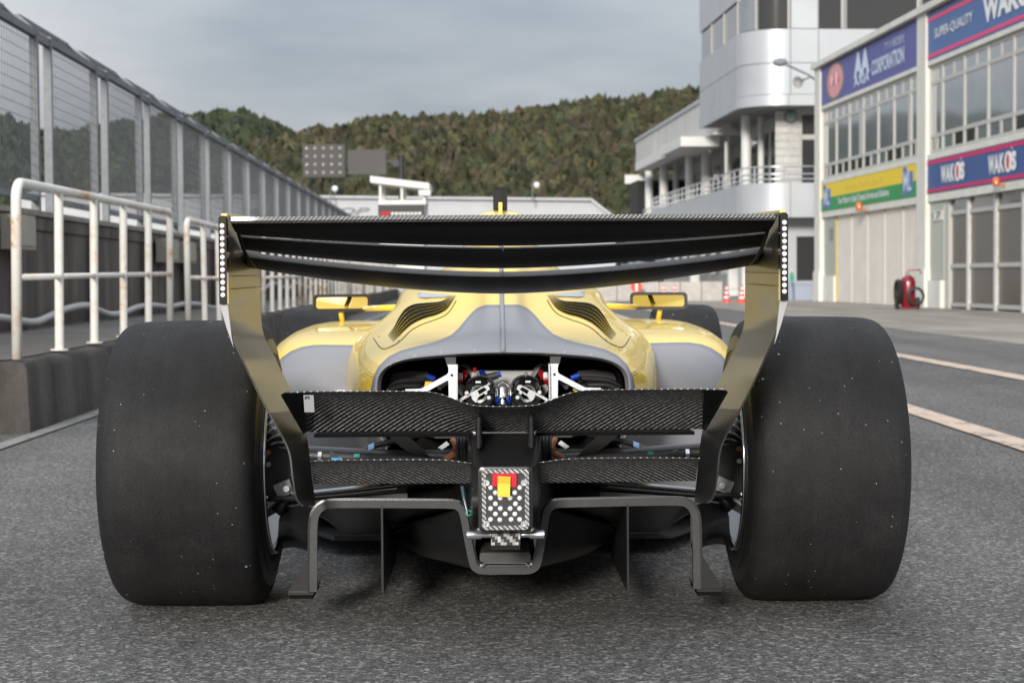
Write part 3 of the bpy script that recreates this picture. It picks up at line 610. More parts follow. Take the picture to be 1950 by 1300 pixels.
zl = dict(sign_t=[fz(1568, 129), fz(PB, -30)], sign_b=[fz(1568, 203), fz(PB, 104)], win_t=[fz(PA, 133), fz(PB, 112)], win_b=[fz(PA, 306), fz(PB, 291)],
          ls_t=[fz(1748, 316), fz(PB, 309)], ls_b=[fz(1748, 376), fz(PB, 368)], beam_b=[fz(1746, 393), fz(PB, 380)])
zs_t = ZT-.2; zs_b = zl['sign_b'][0]; wt = zs_b-.12; wb = (zl['win_b'][0]+zl['win_b'][1])/2; lt = wb-.14; lb_ = (zl['ls_b'][0]+zl['ls_b'][1])/2; bb = (zl['beam_b'][0]+zl['beam_b'][1])/2
for (u0, u1) in bays:
    gbox('ledge', 'garage_white', u0, u1, -.08, .3, wt, zs_b-.004); gbox('ledge', 'garage_white', u0, u1, -.08, .3, lt+.004, wb)
    gbox('beam', 'garage_white', u0, u1, -.06, .3, bb, lb_-.004)
    gbox('sign_backing', 'garage_white', u0, u1, .02, .3, lb_, lt); gbox('sign_backing', 'garage_white', u0, u1, .02, .3, zs_b, zs_t)
    # window band
    cw = (fu(1742)-fu(1571))/6.15 if u0 < 1 else (fu(1923)-fu(1830))/2
    st = u0+.06 if u0 < 1 else fu(1794)
    us = [u0+.0] + ([] if u0 < 1 else []) ; mull = [u0+.05] ; x = st if u0 > 1 else u0+.05+cw
    while x < u1-.15: mull.append(x); x += cw
    mull.append(u1-.05); H_ = wt-wb; za = wb+.04; z1_ = wb+H_*.205; z2_ = wb+H_*.80; zc = wt-.04
    wfr = [gbox('window_frame', 'garage_frame', mu-.05, mu+.05, -.012, .2, wb+.002, wt-.002) for mu in mull]
    for z_ in (wb+.002, z1_-.05, z2_-.05, wt-.1): gbox('transom', 'garage_frame', u0+.002, u1-.002, -.002, .18, z_, z_+.1)
    for a_, b_, wf_ in zip(mull[:-1], mull[1:], wfr):
        a_ += .05; b_ -= .05
        if b_-a_ < .08: continue
        gbox('pane', 'pane', a_, b_, .02, .05, z1_+.05, z2_-.05, wf_)
        mid = (a_+b_)/2; wide = b_-a_ > .7
        if wide:
            for z_0, z_1 in ((wb+.1, z1_-.05), (z2_+.05, wt-.1)): gbox('glazing_bar', 'garage_frame', mid-.07, mid+.07, .004, .18, z_0, z_1, wf_)
        for a2, b2 in (((a_, mid-.07), (mid+.07, b_)) if wide else ((a_, b_),)):
            gbox('pane', 'pane_dark' if random.random() < .45 else 'pane', a2, b2, .02, .05, wb+.1, z1_-.05, wf_); gbox('pane', 'pane', a2, b2, .02, .05, z2_+.05, wt-.1, wf_)
        if wide and random.random() < .75:          # blinds and curtains behind the glass show at one side
            k_ = .12+.2*random.random(); gbox('blind', 'garage_frame', b_-(b_-a_)*k_, b_, .008, .018, z1_+.05, z2_-.05, wf_) if random.random() < .4 else None
# name boards
def board(name, label, u0, u1, z0, z1, m, cat='sign'):
    t = thing(name, label, cat, G_M @ Matrix.Translation((u0, -.03, z0)), 'name boards on the pit garages'); MB().box((0, -.04, 0), (u1-u0, .045, z1-z0)).build('panel', m, t); return t
def SB(t, px, py):                               # photo point -> board frame
    u, z = F(px, py, -.07); l = G_I @ t.matrix_world.translation; return u-l.x, z-l.z
def disc(t, name, m, cx, cz, rx, rz, off=.0, n=36):
    return MB().prism([(cx+rx*math.cos(2*math.pi*k/n), cz+rz*math.sin(2*math.pi*k/n)) for k in range(n)], lambda x, z: (x, -.05-off, z), lambda x, z: (x, -.038, z)).build(name, m, t)
def rect(t, name, m, x0, x1, z0, z1, off=0): return MB().box((x0, -.05-off, z0), (x1, -.038, z1)).build(name, m, t)
t = board('name_board', 'purple blue board with round pink emblem and pale lettering above the far garage', bays[0][0], bays[0][1], zs_b+.004, zs_t-.02, 'sign_purple'); bpy.context.view_layer.update()
bw = bays[0][1]-bays[0][0]; bh = zs_t-zs_b
c = SB(t, 1590, 153); rx = (SB(t, 1606, 153)[0]-SB(t, 1574, 153)[0])/2; rzz = min(bh*.485, bh/2-.03)
disc(t, 'emblem_rim', 'sign_olive', c[0], bh/2, rx, rzz); disc(t, 'emblem', 'sign_pink', c[0]+.05, bh/2, rx*.86, rzz*.88, .006)
for k_ in range(7): disc(t, 'emblem_mark', ('magenta2', 'sign_white', 'ext_red')[k_ % 3], c[0]+rx*(-.55+.19*k_), bh*(.5+.05*math.sin(k_*2.1)), rx*.055, bh*(.13+.05*math.cos(k_*1.7)), .010, 14)
u0, u1 = SB(t, 1627, 120)[0], SB(t, 1657, 120)[0]
text('A', 'sign_pale', t, u0, u0+(u1-u0)*.55, bh*.32, bh*.93, -.045, bold=.06); text('A', 'sign_pale', t, u0+(u1-u0)*.45, u1, bh*.32, bh*.93, -.048, bold=.06)
text('AXIA', 'sign_pale', t, u0, u1, bh*.12, bh*.36, -.045, bold=.03)
u0, u1 = SB(t, 1661, 120)[0], SB(t, 1723, 120)[0]; text('CORPORATION', 'sign_pale', t, u0, u1, bh*.20, bh*.56, -.045, bold=.03)
u0, u1 = SB(t, 1686, 120)[0], SB(t, 1723, 120)[0]; text('アフハ株式会社', 'sign_pale', t, u0, u1, bh*.64, bh*.84, -.045)
t = board('name_board', 'blue board with pink stripes and white super quality lettering above the near garage', bays[1][0], bays[1][1], zs_b+.004, zs_t-.02, 'sign_blue2'); bpy.context.view_layer.update()
bw = bays[1][1]-bays[1][0]; rect(t, 'stripe', 'magenta2', 0, bw, bh*.045, bh*.125); rect(t, 'stripe', 'magenta2', 0, bw, bh*.80, bh*.885)
u0, u1 = SB(t, 1781, 120)[0], SB(t, 1853, 120)[0]; text('SUPER-QUALITY', 'sign_white', t, u0, u1, bh*.37, bh*.60, -.045, bold=.01)
u0 = SB(t, 1873, 120)[0]; text('WAKO’S', 'sign_white', t, u0, u0+3.6, bh*.26, bh*.74, -.045, bold=.05)
hh = lt-lb_
t = board('name_board', 'half yellow half green board with blue emblems over the closed shutter', bays[0][0], bays[0][1], lb_+.004, lt-.004, 'sign_yellow'); bpy.context.view_layer.update()
bw = bays[0][1]-bays[0][0]; rect(t, 'green_half', 'sign_green', 0, bw, .0, hh*.47)
u0, u1 = SB(t, 1612, 350)[0], SB(t, 1683, 350)[0]; n_ = 22
for k_ in range(n_):
    x = u0+(u1-u0)*k_/n_; 
    rect(t, 'small_mark', 'sign_ochre', x, x+(u1-u0)/n_*.45, hh*(.60+.03*(k_ % 3)), hh*(.80-.025*(k_ % 4)))
u0, u1 = SB(t, 1597, 375)[0], SB(t, 1695, 375)[0]; text('Your Partner in Ideal Chemical Service and Solutions.', 'sign_white', t, u0, u1, hh*.16, hh*.40, -.05, bold=.02)
for a_, b_ in ((1568, 1582), (1720, 1739)):
    u0, u1 = SB(t, a_, 370)[0], SB(t, b_, 370)[0]; w_ = u1-u0
    MB().prism([(u0, hh*.08), (u1-.1*w_, hh*.12), (u1, hh*.3), (u1, hh*.78), (u0+.45*w_, hh*.80), (u0+.3*w_, hh*.97), (u0, hh*.92)], lambda x, z: (x, -.056, z), lambda x, z: (x, -.038, z)).build('emblem', 'sign_logo', t)
    text('ML', 'sign_pale', t, u0+.12*w_, u1-.1*w_, hh*.2, hh*.8, -.052, bold=.02)
t = board('name_board', 'dark blue board with magenta stripes and two white names over the glass doors', bays[1][0], bays[1][1], lb_+.004, lt-.004, 'sign_blue'); bpy.context.view_layer.update()
bw = bays[1][1]-bays[1][0]; rect(t, 'stripe', 'magenta', 0, bw, hh*.035, hh*.135); rect(t, 'stripe', 'magenta', 0, bw, hh*.85, hh*.97)
ua, ub = SB(t, 1793, 330)[0], SB(t, 1838, 330)[0]; stp = SB(t, 1883, 330)[0]-ua
for k_ in range(5):
    x = ua+k_*stp; w_ = ub-ua
    [text(c_, 'sign_white', t, x+w_*p0, x+w_*p1_, hh*.25, hh*.75, -.045, bold=.05) for c_, p0, p1_ in (('W', 0, .235), ('A', .215, .405), ('K', .405, .585))]; text('S', 'sign_white', t, x+w_*.82, x+w_, hh*.25, hh*.75, -.045, bold=.06)
    disc(t, 'letter_o', 'sign_white', x+w_*.70, hh*.5, w_*.125, hh*.27); disc(t, 'letter_o_core', 'strap_red', x+w_*.70, hh*.5, w_*.045, hh*.19, .006); text('’', 'sign_white', t, x+w_*.83, x+w_*.87, hh*.77, hh*.86, -.045)
# shutter bay
u0, u1 = bays[0]; us0 = fu(1590); n_ = 5
gbox('jamb_panel', 'strip', u0, us0-.01, .02, .3, .8, bb); gbox('jamb_base', 'garage_white', u0, us0-.01, -.04, .3, 0, .8)
for k_ in range(n_):
    a_ = us0+(u1-us0)*k_/n_; b_ = us0+(u1-us0)*(k_+1)/n_
    gbox('shutter', 'shutter', a_+.03, b_-.03, .07, .12, 0.01, bb); gbox('shutter_guide', 'sign_ochre' if k_ == 0 else 'garage_frame', a_-.028, a_+.028, .03, .24, 0.01, bb)
text('18', 'letter', ga, us0-.75, us0-.3, bb-.75, bb-.35, .012, 'bay_number')
# glazed bay
u0, u1 = bays[1]; ud = fu(1805)
gbox('jamb_base', 'garage_white', u0, ud-.35, -.08, .3, 0, fz(1790, 533)); 
for k_ in range(9):
    a_ = u0+(ud-.3-u0)*k_/9; gbox('jamb_rib', 'strip', a_, a_+(ud-.3-u0)/9*.86, .0, .3, fz(1790, 532), bb)
gbox('number_plate', 'garage_white', fu(1775), fu(1796), -.025, -.003, fz(1785, 420), fz(1785, 401)); text('17', 'letter', ga, fu(1777), fu(1794), fz(1785, 417), fz(1785, 403), -.024, 'bay_number', bold=.02)
gbox('door_frame', 'garage_frame', ud-.28, ud, .02, .3, 0, bb)
zb_, zm_, zt_ = .12, fz(1950, 503), fz(1830, 403)
cuts = [ud, fu(1840), fu(1892), fu(1945), fu(1945)+2.2, fu(1945)+4.4]
for a_, b_ in zip(cuts[:-1], cuts[1:]):
    ds_ = gbox('door', 'tower_white', b_-.06, b_+.06, .02, .2, 0, bb)
    for z_ in (.1, zm_, zt_): gbox('door_rail', 'garage_frame', a_+.065, b_-.065, .06, .16, z_-.05, z_+.05, ds_)
    gbox('door_pane', 'door_glass', a_+.07, b_-.07, .1, .13, zb_+.04, zm_-.055, ds_); gbox('door_pane', 'door_glass', a_+.07, b_-.07, .1, .13, zm_+.055, zt_-.055, ds_)
    gbox('door_pane', 'pane_dark', a_+.07, b_-.07, .1, .13, zt_+.055, bb-.005, ds_)
# beacons
for px, py, lb in ((1636, 395, 'orange beacon under the yellow and green board'), (1897, 349, 'orange beacon under the dark blue board')):
    u, z = F(px, py+7, -.25); t = thing('beacon', lb, 'beacon', G_M @ Matrix.Translation((u, -.25, z)), 'beacons on the pit garages'); k_ = .62 if px > 1800 else .75
    MB().rev([(0, .34*k_), (.09*k_, .33*k_), (.125*k_, .28*k_), (.13*k_, .1*k_), (0, .1*k_)], 16).build('lens', 'beacon', t, True, sharp=40)
    MB().rev([(0, .1*k_), (.12*k_, .1*k_), (.10*k_, 0), (0, 0)], 16).box((-.03, 0, .02), (.03, .22, .07)).build('base', 'copper', t)
# lamp arm and horn on the far end of the garages
t = thing('lamp_arm', 'street lamp head on a thin arm at the far end of the garages', 'lamp', G_M @ Matrix.Translation((0, 0, 0)))
pa = [Vector((0, -.0, F(1560, 160)[1])), None, None]
def GL(px, py, d): return G_I @ at(px, py, d)
MB().tube([GL(1560, 158, 55.2), GL(1540, 143, 55.4), GL(1498, 124, 55.6)], .035, 8).build('arm', 'galv', t, True)
c = GL(1485, 119, 55.6); MB().rev([(0, -.25), (.10, -.18), (.14, 0), (.10, .2), (0, .27)], 14, 'Y', tuple(c)).build('lamp_head', 'letter', t, True)
t2 = thing('horn_speaker', 'white horn loudspeaker hanging under the lamp arm', 'speaker', G_M @ Matrix.Translation(GL(1524, 155, 55.3)))
dirv = (GL(1507, 163, 54.9)-GL(1530, 153, 55.5)).normalized(); mtx = dirv.to_track_quat('Z', 'Y').to_matrix().to_4x4()
h = MB().rev([(.04, -.2), (.06, -.16), (.07, 0), (.12, .10), (.19, .17), (.185, .17), (.10, .08), (0, .04)], 18); h.v = [tuple(mtx @ Vector(p)) for p in h.v]; h.build('horn', 'soffit', t2, True, sharp=50)
MB().tube([(0, 0, 0), (.25, .3, .12)], .03, 6).build('bracket', 'galv', t2)
# fire extinguisher cart
u, z = F(1729, 586, -1.2); t = thing('extinguisher_cart', 'red wheeled fire extinguisher with coiled black hose by the shutter', 'fire extinguisher', loc=G_M @ Vector((u, -1.2, 0.004))); t.scale = (.74, .74, .80)
MB().rev([(0, 0.08), (.20, .08), (.24, .14), (.24, .80), (.20, .92), (.10, 1.0), (0, 1.02)], 20).build('tank', 'ext_red', t, True, sharp=50)
MB().box((-.30, -.28, .02), (.30, .28, .08)).build('base_plate', 'ext_red', t)
for s_ in (-1, 1): MB().rev([(0, -.04), (.18, -.04), (.18, .04), (0, .04)], 18, 'X', (.34*s_, .1, .18)).build('wheel', 'black_matt', t)
MB().tube([(0, .1, .95), (0, .12, 1.15), (.42, .12, 1.17), (.44, .12, 1.05)], .022, 8).build('handle', 'ext_red', t, True)
def coil(cx, cy, cz, r_, ax, n=4):
    m_ = MB()
    for k_ in range(n): m_.rev([(r_+.03*math.cos(a_)+(k_ % 2)*.02, .03*math.sin(a_)+(k_-n/2)*.055) for a_ in np.linspace(0, 2*math.pi, 7)], 22, ax, (cx, cy, cz))
    return m_
coil(.16, -.36, .38, .24, 'Y', 3).build('hose_coil', 'black_matt', t, True); coil(-.30, -.10, .52, .34, 'X', 3).build('hose_coil', 'black_matt', t, True)
MB().rev([(0, 1.0), (.06, 1.0), (.06, 1.1), (0, 1.1)], 10).build('valve', 'silver', t)
# ================================================================== control tower
VL, UF, RC = -1.24, -5.6, 1.45
def outline(ins, u_far=-15.2, v_end=9.0, n=10):
    p = [(u_far, VL+ins)]; c = (UF-RC, VL+RC); r_ = RC-ins
    if r_ > .05:
        p += [(c[0]+r_*math.sin(a_), c[1]-r_*math.cos(a_)) for a_ in np.linspace(0, math.pi/2, n)]
    else: p += [(UF-ins, VL+ins)]
    p.append((UF-ins, v_end)); return p
def cut(path, s0, s1, n=9):                       # part of an outline between two lengths
    p = np.array(path); s_ = np.r_[0, np.cumsum(np.linalg.norm(np.diff(p, axis=0), axis=1))]
    t_ = np.unique(np.r_[s0, s_[(s_ > s0) & (s_ < s1)], s1]); return [(np.interp(x, s_, p[:, 0]), np.interp(x, s_, p[:, 1])) for x in t_], s_
def curved(name, m, parent, ins, th, s0, s1, z0, z1, smooth=True):
    a_, _ = cut(outline(ins), s0, s1); rows = [[(u, v, z0) for u, v in a_], [(u, v, z1) for u, v in a_]]
    mm, uv = grid_solid(rows, th); return mm.build(name, m, parent, smooth, sharp=30)
tw = thing('control_tower', 'grey panelled control tower with a rounded corner and ribbon window', 'building', G_M)
SL = 15.2+UF-RC; SA = RC*math.pi/2; ss = [0, SL*.5, SL, SL+SA, SL+SA+1.0, SL+SA+3.4, SL+SA+5.8, SL+SA+9]
ZB = [6.79, 7.18, 8.28, 9.47, 10.65, 13.2]
def core(name, m, ins, z0, z1, parent=tw):
    p = outline(ins)+[(-15.2, 9.0)]; return MB().prism(p, lambda u, v: (u, v, z0), lambda u, v: (u, v, z1)).build(name, m, parent)
core('upper_core', 'soffit', .14, ZB[0]+.03, 13.2)
for a_, b_ in zip(ss[:-1], ss[1:]):
    for z0, z1, ins in ((ZB[1], ZB[2], 0), (ZB[2], ZB[3], 0), (ZB[4], ZB[5], 0)):
        if z0 == ZB[4] and a_ >= SL-.01: continue
        curved('cladding_panel', 'tower', tw, ins+.1, -.1 if False else .1, a_+.012, b_-.012, z0+.012, z1-.012)
    curved('ledge_panel', 'tower', tw, .05, .1, a_+.008, b_-.008, ZB[0], ZB[1]-.01)
# ribbon window
for (a_, b_, m_) in ((.1, SL*.33, 'pane_dark'), (SL*.33, SL*.66, 'pane_dark'), (SL*.66, SL-.05, 'pane_dark'), (SL+.03, SL+SA*.5, 'pane'), (SL+SA*.5, SL+SA, 'pane_dark'), (SL+SA+1.0, SL+SA+1.9, 'pane_dark'), (SL+SA+2.0, SL+SA+4.6, 'pane_dark'), (SL+SA+4.7, SL+SA+8.4, 'pane_dark')):
    top_ = ZB[4] if b_ <= SL else 12.2
    wf_ = curved('window_frame', 'garage_frame', tw, .06, .05, b_-.028, b_+.028, ZB[3]+.01, top_-.01)
    curved('window_pane', m_, wf_, .10, .03, a_+.03, b_-.03, ZB[3]+.03, top_-.03)
curved('cladding_panel', 'tower', tw, .1, .1, SL+SA+.03, SL+SA+.97, ZB[3]+.012, 12.2)
u_, v_ = UF, 0; v1_, z1_ = FU(1549, 22, UF); MB().rev([(0, -.01), (.10, -.01), (.10, .0), (0, .0)], 14, 'X', (UF-.005, v1_, z1_)).build('red_sticker', 'strap_red', tw)
# recessed balcony storey
core('balcony_slab', 'soffit', .2, 3.3, 3.5)
wv = 2.0
gb = lambda name, m, u0, u1, v0, v1, z0, z1, p=tw: MB().box((u0, v0, z0), (u1, v1, z1)).build(name, m, p)
gb('storey_wall', 'tower_white', -15.2, UF-1.7, VL+wv, 9, 3.5, ZB[0]+.03)
for k_ in range(12): gb('wall_tile_course', 'tower_white', UF-1.69, UF-1.67, FU(1476, 0, UF-1.7)[0], FU(1522, 0, UF-1.7)[0], 3.52+k_*.27, 3.52+k_*.27+.255)
gb('window', 'pane_dark', UF-1.69, UF-1.65, FU(1527, 0, UF-1.7)[0], FU(1559, 0, UF-1.7)[0], 3.6, 6.6); gb('window_rail', 'garage_frame', UF-1.64, UF-1.60, FU(1525, 0, UF-1.7)[0], FU(1559, 0, UF-1.7)[0], 5.72, 5.9)
for u0, u1 in ((-14.8, -13.2), (-12.6, -11.2), (-10.6, -9.4), (-8.9, -7.7)): gb('window', 'pane_dark', u0, u1, VL+wv-.04, VL+wv-.003, 3.6, 6.3)
for px, v_ in ((1421, -.45), (1449, .2), (1389, .5)):
    uu = F(px, 300, v_)[0]; MB().tube([(uu, v_, 3.5), (uu, v_, ZB[0]+.02)], .19 if px in (1421, 1345) else .12, 16).build('column', 'colm', tw, True, sharp=40)
for a_, b_ in zip(ss[:-1], ss[1:]): curved('parapet_panel', 'tower', tw, .1, .1, a_+.01, b_-.01, 2.87, 4.08)
for z_ in (4.22, 4.40, 4.66):
    p = [(u, v, z_) for u, v in outline(.12)]; MB().tube(p, .03, 6).build('balcony_rail', 'silver', tw, True)
pth, s_ = cut(outline(.12), 0, SL+SA+8)
pp = np.array(outline(.12)); sl_ = np.r_[0, np.cumsum(np.linalg.norm(np.diff(pp, axis=0), axis=1))]; bp = None
for x in np.arange(.3, SL+SA+8, 1.1):
    u, v = np.interp(x, sl_, pp[:, 0]), np.interp(x, sl_, pp[:, 1])
    if bp is None: bp = MB().box((-.025, -.025, 4.08), (.025, .025, 4.65)).build('baluster', 'silver', tw); bp.matrix_local = Matrix.Translation((u, v, 0))
    else: inst(bp, tw, Matrix.Translation((u, v, 0)))
# ground storey
gb('ground_wall', 'tower', -15.2, UF-1.3, VL+1.6, 9, 0, 3.3)
va, za = FU(1517, 534, UF-1.25); vb, zb2 = FU(1557, 450, UF-1.25); gb('ground_opening', 'pane_dark', UF-1.29, UF-1.25, va, vb+2, za, zb2); gb('opening_sill', 'garage_frame', UF-1.29, UF-1.15, va-.1, vb+2, za-.2, za-.02)
for k_ in range(5): gb('ground_window', 'pane_dark', -14.6+k_*1.6, -13.8+k_*1.6, VL+1.55, VL+1.597, 1.0, 2.7)
vv, zz = FU(1507, 222, UF-1.5); t = thing('wall_lamp', 'round greenish glass lamp on the tower wall under the overhang', 'lamp', G_M @ Matrix.Translation((UF-1.6, vv, zz)))
MB().rev([(0, .16), (.12, .14), (.20, .06), (.21, 0), (0, 0)], 20, 'X').build('lens', 'lampglass', t, True); MB().rev([(.21, -.02), (.235, 0), (.22, .04), (.20, .02)], 20, 'X').build('bezel', 'galv', t)
t = thing('pole_lamp', 'pale box lamp on a thin pole below the tower overhang', 'lamp', G_M @ Matrix.Translation((-13, FU(1383, 300, -13)[0], 3.5)))
MB().tube([(0, 0, 0), (0, 0, 2.6)], .07, 8).build('pole', 'tower_white', t); z_ = FU(1383, 250, -13)[1]-3.5
MB().prism([(-.55, 0), (.55, 0), (.5, .12), (.2, .22), (.15, .5), (-.15, .5), (-.2, .22), (-.5, .12)], lambda x, z: (.25, x, z_-.15+z), lambda x, z: (-.25, x, z_-.15+z)).build('lamp_box', 'tower_white', t)
# ================================================================== long pit building beyond the tower
pb = thing('pit_building', 'long white pit building beyond the tower with canopies, columns and balcony', 'building', G_M)
v0 = -.4; uN, uFar = -15.3, F(1211, 300, v0)[0]
zt_ = F(1333, 197, v0)[1]; zb_ = F(1211, 326, v0)[1]
gb('fascia', 'tower_white', uFar, uN, v0, 9, zb_, zt_, pb)
for k_ in range(1, 9): gb('fascia_joint', 'soffit', uFar+(uN-uFar)*k_/9-.02, uFar+(uN-uFar)*k_/9+.02, v0-.004, v0, zb_+.02, zt_-.02, pb)
gb('roof_edge', 'tower', uFar-.1, uN, v0-.08, 9, zt_, zt_+.16, pb)
def canopy(ua, ub, vo, z0, z1): gb('canopy', 'colm', ua, ub, vo, v0-.003, z0, z1, pb)
uA_ = F(1257, 298, -2.0)[0]; zA_ = F(1257, 298, -2.0)[1]; zAt = F(1257, 281, -2.0)[1]
canopy(uA_, uN, -2.0, zA_, zAt)
uB_ = F(1210, 326, -1.2)[0]; canopy(uB_, uA_-.3, -1.2, F(1210, 326, -1.2)[1], F(1210, 311, -1.2)[1])
uC_ = F(1190, 348, -1.0)[0]; zC = F(1190, 350, -1.0)[1]; zCt = F(1190, 333, -1.0)[1]; gb('canopy', 'colm', uC_, uFar-.2, -1.0, 4, zC, zCt, pb)
gb('upper_wall', 'tower_white', uC_+.5, uN, v0+2.2, 9, 2.9, zb_-.003, pb)
k_ = uC_+1.0
while k_ < uN-1.5:
    gb('window', 'pane_dark', k_, k_+1.5, v0+2.15, v0+2.197, 3.7, zb_-.6, pb); k_ += 2.4
gb('dark_bay', 'darkroom', uC_+.2, uC_+3.5, -.75, v0+2.1, 2.9, zC-.01, pb)
for px, vv_ in ((1264, -.2), (1314, -.2), (1345, -.2), (1236, -.2), (1287, .5)):
    uu = F(px, 330, vv_)[0]; MB().tube([(uu, vv_, 3.0), (uu, vv_, zb_+.0)], .22 if vv_ < 0 else .14, 14).build('column', 'colm', pb, True, sharp=40)
uP = F(1252, 396, -.9)[0]
gb('parapet', 'tower', uP, uN, -1.2, -1.05, 2.9, F(1329, 377, -1.1)[1], pb); gb('parapet', 'tower', uC_+1, uP-.05, -.6, -.45, 2.9, 3.75, pb)
gb('balcony_floor', 'soffit', uC_+.5, uN, -1.0, 2, 2.75, 2.88, pb)
for z_ in (4.15, 4.4, 4.65): MB().tube([(uP, -1.1, z_), (uN, -1.1, z_)], .03, 6).build('balcony_rail', 'silver', pb)
for z_ in (3.9, 4.15, 4.4): MB().tube([(uC_+1, -.5, z_), (uP, -.5, z_)], .03, 6).build('balcony_rail', 'silver', pb)
bp2 = None
for x in np.arange(uC_+1.2, uN, 1.0):
    vv_ = -1.1 if x > uP else -.5; zz = 0 if x > uP else -.25
    if bp2 is None: bp2 = MB().box((-.025, -.025, 3.9), (.025, .025, 4.65)).build('baluster', 'silver', pb); bp2.matrix_local = Matrix.Translation((x, vv_, zz))
    else: inst(bp2, pb, Matrix.Translation((x, vv_, zz)))
gb('ground_wall', 'tower_white', uC_, uN, 1.2, 9, 0, 2.75, pb)
for px in (1322, 1395, 1421): uu = F(px, 520, .2)[0]; gb('ground_column', 'colm', uu-.2, uu+.2, .0, .4, 0, 2.74, pb)
for k_ in range(9): gb('ground_window', 'pane_dark', uC_+1.5+k_*2.8, uC_+2.9+k_*2.8, 1.15, 1.197, .9, 2.4, pb)
# ================================================================== low wall, cones, sign, boxes
def gp(px, py): p = ground_pt(px, py); return Vector((p.x, p.y, 0.005))
A_ = gp(1135, 574); 
t = thing('low_wall', 'low pale concrete wall across the far end of the apron', 'wall', loc=A_); dl = 12/3.0
Dw = A_.y; L_ = at(1376, 574, Dw).x-A_.x; hz_ = at(1250, 537, Dw).z; n_ = 6
for k_ in range(n_): MB().box((L_*k_/n_+.012, 0, 0), (L_*(k_+1)/n_-.012, .25, hz_)).build('wall_block', 'lowwall', t)
cn = None
for i, (px, py, lb) in enumerate(((1384, 576, 'orange and white traffic cone just left of the right endplate'), (1413, 577, 'orange traffic cone partly hidden by the right endplate'), (1265, 574, 'traffic cone tip showing over the right mirror, left one'), (1285, 574, 'traffic cone tip showing over the right mirror, right one'))):
    p = gp(px, py)
    if i > 1: p = Vector((at(px, 560, Dw-1).x, Dw-1, .005))
    if cn is None:
        cn = thing('traffic_cone', lb, 'cone', loc=p, group='traffic cones by the low wall')
        MB().rev([(.115, .03), (.026, .52), (.02, .53), (0, .53)], 18).build('cone_body', 'cone', cn, True, sharp=40)
        for z_ in (.13, .27, .41): MB().rev([(.117-(z_-.03)*.18, z_), (.117-(z_+.03)*.18, z_+.06)], 18).build('reflective_band', 'sign_white', cn, True)
        MB().box((-.16, -.16, 0), (.16, .16, .03)).build('base', 'cone', cn)
    else:
        o = dup(cn); o.location = p; tag(o, lb, 'cone', 'traffic cones by the low wall')
p = at(1212, 546, Dw-.8); t = thing('round_sign', 'round red sign with a white bar in front of the low wall', 'sign', loc=Vector((p.x, p.y, .005)))
MB().rev([(0, -.012), (.19, -.012), (.19, .012), (0, .012)], 28, 'Y', (0, 0, p.z)).build('disc', 'cone', t); MB().box((-.035, -.02, p.z-.15), (.035, -.0125, p.z+.15)).build('white_bar', 'sign_white', t)
MB().tube([(0, .03, 0), (0, .03, p.z)], .025, 8).rev([(0, .04), (.2, .03), (.22, 0)], 16).build('stand', 'galv', t)
for i, (x0, x1, y0_, y1_, lb) in enumerate(((1501, 1520, 540, 571, 'smaller blue grey plastic bin beside the far garage pillar'), (1513, 1553, 541, 572, 'larger blue grey plastic bin against the far garage pillar'))):
    d_ = 57.5+i*-.8; A_, B_ = at(x0, y1_, d_), at(x1, y0_, d_); t = thing('storage_bin', lb, 'bin', loc=Vector((A_.x, d_, .005)), group='bins by the far garage pillar'); w_ = B_.x-A_.x
    MB().prism([(.02, 0), (w_-.02, 0), (w_, B_.z), (0, B_.z)], lambda x, z: (x, 0, z), lambda x, z: (x, .5, z)).build('body', 'bluegrey', t); MB().box((-.03, -.03, B_.z), (w_+.03, .53, B_.z+.06)).build('lid', 'bluegrey', t)
p = at(1509, 541, 57.6); t = thing('green_bottle', 'green bottle standing on the smaller blue grey bin', 'bottle', loc=Vector((p.x, 57.75, at(1509, 540, 57.5).z+.066)))
MB().rev([(0, 0), (.07, 0), (.07, .22), (.03, .30), (.03, .36), (0, .36)], 12).build('body', 'green', t, True, sharp=40); MB().rev([(.034, .35), (.034, .39), (0, .39)], 10).build('cap', 'sign_white', t)
# two small posts at the far end of the apron
p = gp(1402, 577); t = thing('barrier_frame', 'thin grey tube frame between the two cones', 'barrier', loc=p)
MB().tube([(-.22, .2, 0), (-.22, .2, .42), (.15, .2, .42), (.15, .2, 0)], .014, 6).build('frame', 'letter', t)
# ================================================================== the car (own frame: origin on the ground under the rear axle, y forward)
car = thing('race_car', 'yellow and grey open wheel race car seen from behind with black rear wing', 'race car', CAR_M)
def proj(p):
    q = CAM_ROT.transposed() @ (CAR_M @ Vector(p) - CAM_LOC); return CX+FPX*q.x/-q.z, CY-FPX*q.y/-q.z
def sdist(px, py, poly):                                   # signed distance in photo pixels, inside positive
    n = len(poly); best = 1e9; ins = False
    for i in range(n):
        x1, y1 = poly[i]; x2, y2 = poly[(i+1) % n]; dx_, dy_ = x2-x1, y2-y1; t_ = max(0, min(1, ((px-x1)*dx_+(py-y1)*dy_)/(dx_*dx_+dy_*dy_+1e-9)))
        best = min(best, (px-x1-t_*dx_)**2+(py-y1-t_*dy_)**2)
        if (y1 > py) != (y2 > py) and px < (x2-x1)*(py-y1)/(y2-y1)+x1: ins = not ins
    return math.sqrt(best)*(1 if ins else -1)
both = (1, -1)
def mir(mb, s):
    if s > 0: return mb
    mb.v = [(-x, y, z) for x, y, z in mb.v]; return mb
